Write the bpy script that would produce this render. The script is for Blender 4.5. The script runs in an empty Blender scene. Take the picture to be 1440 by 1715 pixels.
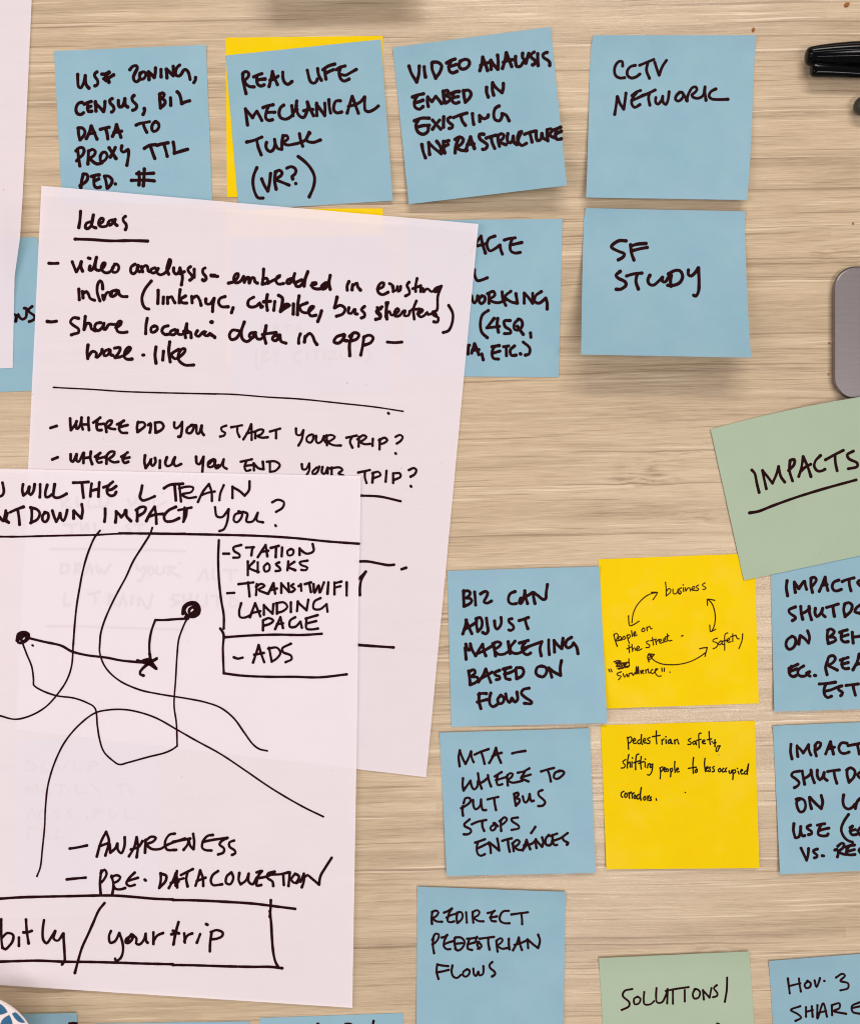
import bpy, bmesh, math, random
import numpy as np
from mathutils import noise, Vector

random.seed(7)
sc = bpy.context.scene
S = 0.000287            # metres per photograph pixel on the table top
HC = 0.50               # camera height above the table

# ---------------------------------------------------------------- camera
cam_d = bpy.data.cameras.new('camera')
cam = bpy.data.objects.new('camera', cam_d)
sc.collection.objects.link(cam)
cam.location = (0, 0, HC)
cam.rotation_euler = (0, 0, 0)
cam_d.sensor_fit = 'VERTICAL'
cam_d.sensor_height = 24
cam_d.lens = 24 * HC / (1715 * S)
cam_d.clip_start = 0.01
cam_d.clip_end = 20
sc.camera = cam

# ---------------------------------------------------------------- light: an office with rows of ceiling lamps
w = bpy.data.worlds.new('World'); sc.world = w
w.use_nodes = True
w.node_tree.nodes['Background'].inputs[0].default_value = (1.0, 0.955, 0.95, 1)
w.node_tree.nodes['Background'].inputs[1].default_value = 0.26

def area(name, loc, target, sx, sy, power, col):
    d = bpy.data.lights.new(name, 'AREA'); d.shape = 'RECTANGLE'
    d.size = sx; d.size_y = sy; d.energy = power; d.color = col
    o = bpy.data.objects.new(name, d); sc.collection.objects.link(o)
    o.location = loc
    o.rotation_euler = (Vector(target) - Vector(loc)).to_track_quat('-Z', 'Y').to_euler()
    return o
area('ceiling_lamp', (0.15, 1.25, 1.55), (0, 0, 0), 1.2, 0.22, 20.8, (1.0, 0.93, 0.87))
area('ceiling_lamp', (0.55, -0.47, 1.75), (0.05, 0, 0), 1.3, 0.14, 16.5, (1.0, 0.95, 0.93))
area('ceiling_lamp', (-0.95, -0.1, 1.15), (0, 0, 0), 0.3, 1.0, 8, (1.0, 0.90, 0.95))

sc.view_settings.view_transform = 'Standard'
sc.view_settings.look = 'None'
sc.view_settings.exposure = 0.0
sc.view_settings.gamma = 1.0
sc.cycles.filter_width = 1.1

# ---------------------------------------------------------------- node helper
def material(name):
    m = bpy.data.materials.new(name); m.use_nodes = True
    nt = m.node_tree
    return m, nt, nt.nodes['Principled BSDF'], nt.nodes['Material Output']
def N(nt, kind, **kw):
    n = nt.nodes.new(kind)
    for k, v in kw.items():
        if k.startswith('i_'):
            n.inputs[int(k[2:])].default_value = v
        else:
            setattr(n, k, v)
    return n
def srgb(r, g, b):
    f = lambda c: (c/255/12.92) if c/255 <= 0.04045 else ((c/255+0.055)/1.055)**2.4
    return (f(r), f(g), f(b), 1)
def noise_node(nt, vec, sx, sy, detail=3, rough=0.55, dist=0.0, off=0.0):
    mp = N(nt, 'ShaderNodeMapping')
    mp.inputs['Scale'].default_value = (sx, sy, 1)
    mp.inputs['Location'].default_value = (off, off*1.7, off*0.3)
    nt.links.new(vec, mp.inputs['Vector'])
    n = N(nt, 'ShaderNodeTexNoise'); n.inputs['Scale'].default_value = 1
    n.inputs['Detail'].default_value = detail; n.inputs['Roughness'].default_value = rough
    n.inputs['Distortion'].default_value = dist
    nt.links.new(mp.outputs[0], n.inputs['Vector'])
    return n.outputs['Fac']
def maprange(nt, v, a, b, c, d, smooth=False):
    n = N(nt, 'ShaderNodeMapRange')
    if smooth: n.interpolation_type = 'SMOOTHSTEP'
    for i, x in enumerate((a, b, c, d)): n.inputs[i+1].default_value = x
    nt.links.new(v, n.inputs[0]); return n.outputs[0]
def mth(nt, op, a, b=None, c=None):
    n = N(nt, 'ShaderNodeMath', operation=op)
    for i, x in enumerate((a, b, c)):
        if x is None: continue
        if isinstance(x, (int, float)): n.inputs[i].default_value = x
        else: nt.links.new(x, n.inputs[i])
    return n.outputs[0]
def mixc(nt, fac, a, b, mode='MIX'):
    n = N(nt, 'ShaderNodeMix', data_type='RGBA', blend_type=mode)
    for s, x in ((n.inputs[0], fac), (n.inputs[6], a), (n.inputs[7], b)):
        if isinstance(x, (int, float, tuple)): s.default_value = x
        else: nt.links.new(x, s)
    return n.outputs[2]

# ---------------------------------------------------------------- materials
def wood_material():
    m, nt, p, out = material('bamboo_laminate')
    tc = N(nt, 'ShaderNodeTexCoord')
    rot = N(nt, 'ShaderNodeMapping'); rot.inputs['Rotation'].default_value = (0, 0, math.radians(-1.2))
    nt.links.new(tc.outputs['Object'], rot.inputs['Vector'])
    v0 = rot.outputs[0]
    # bend the grain a little, more strongly round a few small knots
    wob = noise_node(nt, v0, 9, 26, 2, 0.5)
    wob2 = noise_node(nt, v0, 34, 120, 2, 0.5, 0, 3.1)
    kn = maprange(nt, noise_node(nt, v0, 11, 45, 1, 0.5, 0, 9.3), 0.66, 0.78, 0, 1, True)
    sep = N(nt, 'ShaderNodeSeparateXYZ'); nt.links.new(v0, sep.inputs[0])
    dy = mth(nt, 'MULTIPLY', mth(nt, 'SUBTRACT', wob, 0.5), 0.0035)
    amp = mth(nt, 'ADD', 0.0008, mth(nt, 'MULTIPLY', kn, 0.0075))
    dy2 = mth(nt, 'MULTIPLY', mth(nt, 'SUBTRACT', wob2, 0.5), amp)
    yy = mth(nt, 'ADD', sep.outputs[1], mth(nt, 'ADD', dy, dy2))
    comb = N(nt, 'ShaderNodeCombineXYZ')
    nt.links.new(sep.outputs[0], comb.inputs[0]); nt.links.new(yy, comb.inputs[1])
    v = comb.outputs[0]
    # glued strips: rows of uneven height, each piece its own tone
    bri = N(nt, 'ShaderNodeTexBrick'); bri.offset = 0.37; bri.offset_frequency = 2
    bri.inputs['Color1'].default_value = (0, 0, 0, 1); bri.inputs['Color2'].default_value = (1, 1, 1, 1)
    bri.inputs['Mortar'].default_value = (0.3, 0.3, 0.3, 1)
    bri.inputs['Scale'].default_value = 1; bri.inputs['Mortar Size'].default_value = 0.00012
    bri.inputs['Mortar Smooth'].default_value = 0.6
    bri.inputs['Brick Width'].default_value = 0.31; bri.inputs['Row Height'].default_value = 0.0058
    nt.links.new(v, bri.inputs['Vector'])
    strip = bri.outputs['Color']
    bands = noise_node(nt, v, 4.5, 125, 3, 0.55, 0, 1.3)
    bands2 = noise_node(nt, v, 9, 330, 3, 0.6, 0, 5.7)
    fib = noise_node(nt, v, 20, 1250, 6, 0.72, 0, 2.2)
    fib2 = noise_node(nt, v, 75, 3000, 3, 0.7, 0, 7.2)
    cloud = noise_node(nt, v, 28, 90, 3, 0.5, 0, 4.4)
    t = mth(nt, 'MULTIPLY', strip, 0.13)
    for s, k in ((bands, 0.44), (bands2, 0.46), (fib, 0.62), (fib2, 0.70), (cloud, 0.20), (noise_node(nt, v, 5, 30, 2, 0.5, 0, 21.0), 0.30)):
        t = mth(nt, 'ADD', t, mth(nt, 'MULTIPLY', mth(nt, 'SUBTRACT', s, 0.5), k))
    t = mth(nt, 'ADD', t, 0.42)
    ramp = N(nt, 'ShaderNodeValToRGB'); nt.links.new(t, ramp.inputs[0])
    e = ramp.color_ramp.elements
    e[0].position = 0.08; e[0].color = srgb(139, 120, 97)
    e[1].position = 0.96; e[1].color = srgb(212, 194, 165)
    for pos, c in ((0.30, (168, 148, 121)), (0.46, (182, 161, 133)), (0.64, (194, 174, 145))):
        q = e.new(pos); q.color = srgb(*c)
    # thin broken dark pores and streaks
    cr = maprange(nt, noise_node(nt, v, 17, 820, 3, 0.6, 0, 8.8), 0.60, 0.74, 0, 0.62)
    crm = maprange(nt, noise_node(nt, v, 8, 60, 2, 0.5, 0, 6.1), 0.42, 0.66, 0, 1)
    crk = mth(nt, 'MULTIPLY', cr, crm)
    col = mixc(nt, crk, ramp.outputs[0], srgb(112, 88, 68))
    ln = maprange(nt, noise_node(nt, v, 5.5, 560, 1, 0.4, 0, 12.5), 0.675, 0.70, 0, 0.5)
    col = mixc(nt, ln, col, srgb(124, 99, 78))
    ln2 = maprange(nt, noise_node(nt, v, 16, 1500, 2, 0.5, 0, 31.5), 0.62, 0.68, 0, 0.62)
    lnm = maprange(nt, noise_node(nt, v, 7, 40, 2, 0.5, 0, 33.0), 0.42, 0.58, 0.15, 1)
    col = mixc(nt, mth(nt, 'MULTIPLY', ln2, lnm), col, srgb(124, 99, 80))
    lt = maprange(nt, noise_node(nt, v, 14, 700, 2, 0.5, 0, 15.5), 0.62, 0.75, 0, 0.55)
    col = mixc(nt, lt, col, srgb(232, 214, 188))
    knc = mth(nt, 'MULTIPLY', kn, maprange(nt, noise_node(nt, v, 120, 700, 2, 0.5, 0, 2.5), 0.5, 0.68, 0, 0.7))
    col = mixc(nt, knc, col, srgb(138, 112, 90))
    nt.links.new(col, p.inputs['Base Color'])
    rg = maprange(nt, fib2, 0.40, 0.60, 0.13, 0.42)
    nt.links.new(rg, p.inputs['Roughness'])
    p.inputs['Specular IOR Level'].default_value = 0.26
    bp = N(nt, 'ShaderNodeBump'); bp.inputs['Strength'].default_value = 0.35; bp.inputs['Distance'].default_value = 0.0002
    bh = mth(nt, 'SUBTRACT', fib, mth(nt, 'MULTIPLY', crk, 0.8))
    nt.links.new(bh, bp.inputs['Height']); nt.links.new(bp.outputs[0], p.inputs['Normal'])
    return m

def paper_material(name, c, through=0.0, mott=0.06, rough=0.85):
    m, nt, p, out = material(name)
    tc = N(nt, 'ShaderNodeTexCoord'); oi = N(nt, 'ShaderNodeObjectInfo')
    add = N(nt, 'ShaderNodeVectorMath', operation='ADD')
    nt.links.new(tc.outputs['Object'], add.inputs[0]); nt.links.new(oi.outputs['Location'], add.inputs[1])
    v = add.outputs[0]
    f1 = noise_node(nt, v, 38, 38, 4, 0.6)
    f3 = noise_node(nt, v, 55, 55, 3, 0.6, 0, 6.6)
    f2 = noise_node(nt, v, 2600, 2600, 2, 0.6)
    k = mth(nt, 'ADD', mth(nt, 'MULTIPLY', mth(nt, 'SUBTRACT', f1, 0.5), mott*2.2),
            mth(nt, 'MULTIPLY', mth(nt, 'SUBTRACT', f2, 0.5), mott*1.1))
    k = mth(nt, 'ADD', k, mth(nt, 'MULTIPLY', mth(nt, 'SUBTRACT', oi.outputs['Random'], 0.5), 0.06))
    k = mth(nt, 'ADD', k, 1.0)
    rgb = N(nt, 'ShaderNodeRGB'); rgb.outputs[0].default_value = c
    hs = N(nt, 'ShaderNodeHueSaturation'); nt.links.new(rgb.outputs[0], hs.inputs['Color']); nt.links.new(k, hs.inputs['Value'])
    nt.links.new(maprange(nt, f3, 0.3, 0.7, 0.5-mott*0.12, 0.5+mott*0.12), hs.inputs['Hue']); nt.links.new(maprange(nt, f1, 0.3, 0.7, 1+mott*0.7, 1-mott*0.7), hs.inputs['Saturation'])
    # a few tiny dirt specks
    sp = maprange(nt, noise_node(nt, v, 420, 420, 1, 0.4, 0, 3.3), 0.80, 0.84, 0, 0.35)
    col = mixc(nt, sp, hs.outputs[0], (0.12, 0.10, 0.10, 1))
    nt.links.new(col, p.inputs['Base Color'])
    p.inputs['Roughness'].default_value = rough
    p.inputs['Specular IOR Level'].default_value = 0.12
    bp = N(nt, 'ShaderNodeBump'); bp.inputs['Strength'].default_value = 0.12; bp.inputs['Distance'].default_value = 0.0003
    hh = mth(nt, 'ADD', mth(nt, 'MULTIPLY', f2, 0.25), mth(nt, 'MULTIPLY', noise_node(nt, v, 60, 45, 3, 0.5, 0, 4.1), 9.0))
    nt.links.new(hh, bp.inputs['Height']); nt.links.new(bp.outputs[0], p.inputs['Normal'])
    if through:
        tr = N(nt, 'ShaderNodeBsdfTransparent'); mx = N(nt, 'ShaderNodeMixShader')
        mx.inputs[0].default_value = through
        nt.links.new(p.outputs[0], mx.inputs[1]); nt.links.new(tr.outputs[0], mx.inputs[2])
        nt.links.new(mx.outputs[0], out.inputs['Surface'])
    return m

def ink_material(name, c, rough=0.55):
    m, nt, p, out = material(name)
    tc = N(nt, 'ShaderNodeTexCoord')
    f = noise_node(nt, tc.outputs['Object'], 900, 900, 3, 0.6)
    fac = maprange(nt, f, 0.35, 0.75, 0, 1)
    col = mixc(nt, fac, c, tuple(min(1, x*1.5) for x in c[:3]) + (1,))
    nt.links.new(col, p.inputs['Base Color'])
    p.inputs['Roughness'].default_value = rough
    p.inputs['Specular IOR Level'].default_value = 0.04
    return m

def plain(name, c, rough, metal=0.0, spec=0.5, grain=0.0, gs=(400, 400)):
    m, nt, p, out = material(name)
    tc = N(nt, 'ShaderNodeTexCoord')
    f = noise_node(nt, tc.outputs['Object'], gs[0], gs[1], 3, 0.6)
    k = maprange(nt, f, 0.25, 0.75, 1-grain, 1+grain)
    rgb = N(nt, 'ShaderNodeRGB'); rgb.outputs[0].default_value = c
    hs = N(nt, 'ShaderNodeHueSaturation'); nt.links.new(rgb.outputs[0], hs.inputs['Color']); nt.links.new(k, hs.inputs['Value'])
    nt.links.new(hs.outputs[0], p.inputs['Base Color'])
    p.inputs['Roughness'].default_value = rough; p.inputs['Metallic'].default_value = metal
    p.inputs['Specular IOR Level'].default_value = spec
    return m

M = {
 'wood': wood_material(),
 'blue': paper_material('blue_note_paper', srgb(134, 169, 183)),
 'yellow': paper_material('yellow_note_paper', srgb(224, 191, 0), mott=0.03),
 'green': paper_material('green_note_paper', srgb(158, 175, 151)),
 'white': paper_material('white_printer_paper', srgb(232, 223, 228), through=0.23, mott=0.022),
 'marker': ink_material('marker_ink', srgb(30, 4, 7)),
 'pen': ink_material('ballpoint_ink', srgb(52, 26, 8)),
 'finepen': ink_material('gel_pen_ink', srgb(24, 16, 10)),
 'black': plain('black_glossy_plastic', (0.0015, 0.0015, 0.002, 1), 0.12, 0, 0.13),
 'pengrey': plain('dark_grey_plastic', (0.035, 0.032, 0.028, 1), 0.45, 0, 0.4),
 'metal': plain('brushed_grey_metal', srgb(128, 121, 122), 0.40, 0.75, 0.5, 0.07, (40, 700)),
 'edge': plain('dark_rubber_edge', (0.03, 0.025, 0.025, 1), 0.6),
 'tin': plain('white_enamel', srgb(228, 214, 210), 0.35, 0, 0.5, 0.02),
 'petal': plain('blue_enamel', srgb(44, 96, 132), 0.35, 0, 0.5, 0.10, (250, 250)),
 'crumb': plain('brown_crumb', srgb(150, 88, 30), 0.8, 0, 0.3, 0.3, (2500, 2500)),
}

# ---------------------------------------------------------------- building helpers
def px(X, Y, z=0.0):
    """point seen at photo pixel X, Y when it lies z metres above the table"""
    k = 1 - z / HC
    return ((X - 720) * S * k, (857.5 - Y) * S * k, z)
def mesh_obj(name, verts, faces, m, parent=None, loc=(0, 0, 0), smooth=False):
    me = bpy.data.meshes.new(name)
    me.from_pydata([(a-loc[0], b-loc[1], c-loc[2]) for a, b, c in verts], [], faces)
    me.update()
    me.materials.append(m)
    if smooth: me.polygons.foreach_set('use_smooth', [True]*len(me.polygons))
    o = bpy.data.objects.new(name, me); sc.collection.objects.link(o)
    if parent is None: o.location = loc
    else: o.parent = parent
    return o
def tag(o, label, cat, group=None):
    o['label'] = label; o['category'] = cat
    if group: o['group'] = group
    return o
def poly(pts, t):
    """point at share t of a polyline given as (x, y, t) or evenly spaced (x, y)"""
    if len(pts[0]) == 2:
        pts = [(p[0], p[1], i/(len(pts)-1)) for i, p in enumerate(pts)]
    for a, b in zip(pts, pts[1:]):
        if t <= b[2]: break
    k = (t-a[2])/(b[2]-a[2])
    return a[0]+(b[0]-a[0])*k, a[1]+(b[1]-a[1])*k

INK = {}
key = None
def load_ink(txt):
    global key
    for line in txt.strip().split('\n'):
        if line.startswith('#') or not line.strip(): continue
        if line[0] == '@':
            q = line[1:].split()
            key = q[0]; prm = [float(a) for a in q[1:]]
            INK.setdefault(key, [])
            continue
        n = [float(a) for a in line.split()]
        pts = [(prm[0]+n[i]/prm[2], prm[1]+n[i+1]/prm[2]) for i in range(0, len(n)-1, 2)]
        INK[key].append((pts, prm[3]*(1.16 if prm[3] > 2.0 else 1.45)))

def curve(pts):
    """split at doubled points, Catmull-Rom through each run, evenly resampled"""
    runs = [[pts[0]]]
    for a in pts[1:]:
        if a == runs[-1][-1]:
            if len(runs[-1]) > 1: runs.append([a])
        else: runs[-1].append(a)
    out = []
    for r in runs:
        if len(r) == 1:
            out.append([r[0], (r[0][0]+0.4, r[0][1])]); continue
        P = [(2*r[0][0]-r[1][0], 2*r[0][1]-r[1][1])] + r + [(2*r[-1][0]-r[-2][0], 2*r[-1][1]-r[-2][1])]
        c = [r[0]]
        for i in range(1, len(P)-2):
            p0, p1, p2, p3 = P[i-1:i+3]
            d = math.dist(p1, p2); n = max(2, int(d/2.6)); n = min(n, 40)
            # centripetal form
            t0 = 0; t1 = max(1e-3, math.dist(p0, p1))**0.5; t2 = t1+max(1e-3, d)**0.5; t3 = t2+max(1e-3, math.dist(p2, p3))**0.5
            for k in range(1, n+1):
                t = t1+(t2-t1)*k/n
                q = []
                for a in (0, 1):
                    A1 = (t1-t)/(t1-t0)*p0[a]+(t-t0)/(t1-t0)*p1[a]
                    A2 = (t2-t)/(t2-t1)*p1[a]+(t-t1)/(t2-t1)*p2[a]
                    A3 = (t3-t)/(t3-t2)*p2[a]+(t-t2)/(t3-t2)*p3[a]
                    B1 = (t2-t)/(t2-t0)*A1+(t-t0)/(t2-t0)*A2
                    B2 = (t3-t)/(t3-t1)*A2+(t-t1)/(t3-t1)*A3
                    q.append((t2-t)/(t2-t1)*B1+(t-t1)/(t2-t1)*B2)
                c.append(tuple(q))
        out.append(c)
    return out

def ink_mesh(strokes, H, seed=0):
    """flat ink ribbons with round ends lying on the paper whose height is H(x, y)"""
    V = []; F = []; lay = 0
    for si, (pts, wd) in enumerate(strokes):
        for c in curve(pts):
            lay += 1
            lift = 0.00006 + (lay % 40)*0.0000015
            L = sum(math.dist(a, b) for a, b in zip(c, c[1:]))
            ws = []
            s = 0
            for i, p in enumerate(c):
                if i: s += math.dist(c[i-1], p)
                e = min(s, L-s)
                k = 1 + 0.13*math.exp(-e/2.5) + 0.16*noise.noise(Vector((p[0]*0.07, p[1]*0.07, seed+si*0.37))) \
                      + 0.05*noise.noise(Vector((p[0]*0.5, p[1]*0.5, seed)))
                ws.append(wd*0.5*k)
            n0 = len(V)
            pair = []
            def put(x, y):
                z = H(x, y)+lift; V.append(px(x, y, z)); return len(V)-1
            for i, p in enumerate(c):
                a = c[max(0, i-1)]; b = c[min(len(c)-1, i+1)]
                dx, dy = b[0]-a[0], b[1]-a[1]; d = math.hypot(dx, dy) or 1
                nx, ny = -dy/d, dx/d
                pair.append((put(p[0]+nx*ws[i], p[1]+ny*ws[i]), put(p[0]-nx*ws[i], p[1]-ny*ws[i])))
            for (a, b), (c2, d2) in zip(pair, pair[1:]):
                F.append((a, c2, d2, b))
            for end in (0, -1):
                p = c[end]; q = c[1] if end == 0 else c[-2]
                ang = math.atan2(p[1]-q[1], p[0]-q[0]); r = ws[end]
                arc = [put(p[0]+r*math.cos(ang+t), p[1]+r*math.sin(ang+t)) for t in (-1.05, -0.5, 0, 0.5, 1.05)]
                A, B = pair[end]
                if end == -1: ring = [B, *arc, A]
                else: ring = [A, *arc, B]
                F.append(tuple(ring))
    return V, F

def sheet(name, label, cat, m, TL, TR, BR, BL, z0=0.3, lift=None, text=None, ink='marker',
          group=None, left=None, right=None, bowt=0.0, bowb=0.0, n=26, seed=0, parts=None, wave=0.25, tip=0.0):
    """a thin leaf of paper: corners in photo pixels, z0 and lift(u, v) in millimetres"""
    left = left or [TL, BL]; right = right or [TR, BR]
    ux, uy = TR[0]-TL[0], TR[1]-TL[1]; vx, vy = BL[0]-TL[0], BL[1]-TL[1]
    det = ux*vy-uy*vx
    def H(X, Y):
        dx, dy = X-TL[0], Y-TL[1]
        u = (dx*vy-dy*vx)/det; v = (ux*dy-uy*dx)/det
        u = min(1.05, max(-0.05, u)); v = min(1.05, max(-0.05, v))
        z = z0
        if lift: z += lift(u, v)
        if tip: z += tip*max(0, 1-v/0.14)**2
        if wave: z += wave*max(0.0, 0.3+0.7*noise.noise(Vector((u*1.7+seed*3.1, v*1.7, seed*1.3))))*min(1, max(0, v*2))
        return z*0.001
    nv = n
    V = []; F = []
    top = []
    th = 0.00011
    for j in range(nv+1):
        v = j/nv
        a = poly(left, v); b = poly(right, v)
        for i in range(n+1):
            u = i/n
            X = a[0]+(b[0]-a[0])*u; Y = a[1]+(b[1]-a[1])*u
            bow = 4*u*(1-u)
            Y += bow*(bowt*(1-v)+bowb*v)
            # a whisper of unevenness in the cut edge
            X += 0.25*noise.noise(Vector((X*0.05, Y*0.05, seed+5)))
            Y += 0.25*noise.noise(Vector((X*0.05, Y*0.05, seed+9)))
            top.append((X, Y))
    for X, Y in top: V.append(px(X, Y, H(X, Y)))
    k = len(V)
    for X, Y in top:
        q = px(X, Y, H(X, Y)); V.append((q[0], q[1], q[2]-th))
    W = n+1
    # the cut edge has its own vertices so that the face of the paper shades flat up to it
    rim = [i for i in range(n)] + [j*W+n for j in range(nv)] + [nv*W+i for i in range(n, 0, -1)] + [j*W for j in range(nv, 0, -1)]
    r0 = len(V)
    for q in rim: V.append(V[q])
    for q in rim: V.append(V[k+q])
    for j in range(nv):
        for i in range(n):
            a = j*W+i
            F.append((a, a+W, a+W+1, a+1))
            if m is not M['white']: F.append((k+a, k+a+1, k+a+W+1, k+a+W))
    nn = len(F)
    R = len(rim)
    for i in range(R):
        F.append((r0+i, r0+(i+1) % R, r0+R+(i+1) % R, r0+R+i))
    cx = sum(p[0] for p in (TL, TR, BR, BL))/4; cy = sum(p[1] for p in (TL, TR, BR, BL))/4
    loc = px(cx, cy, 0.0)
    o = mesh_obj(name, V, F, m, None, loc, smooth=False)
    # smooth the top, keep the cut edges crisp
    o.data.polygons.foreach_set('use_smooth', [i < nn for i in range(len(o.data.polygons))])
    tag(o, label, cat, group)
    for part, keys, mat in (parts or ([('handwriting', [text], ink)] if text else [])):
        st = [s for kk in keys for s in INK[kk]]
        if len(st) <= 3:
            for q, one in enumerate(st):
                v2, f2 = ink_mesh([one], H, seed+q); mesh_obj('pen_stroke', v2, f2, M[mat], o, loc)
            continue
        v2, f2 = ink_mesh(st, H, seed)
        c = mesh_obj(part, v2, f2, M[mat], o, loc)
    return o

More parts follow.
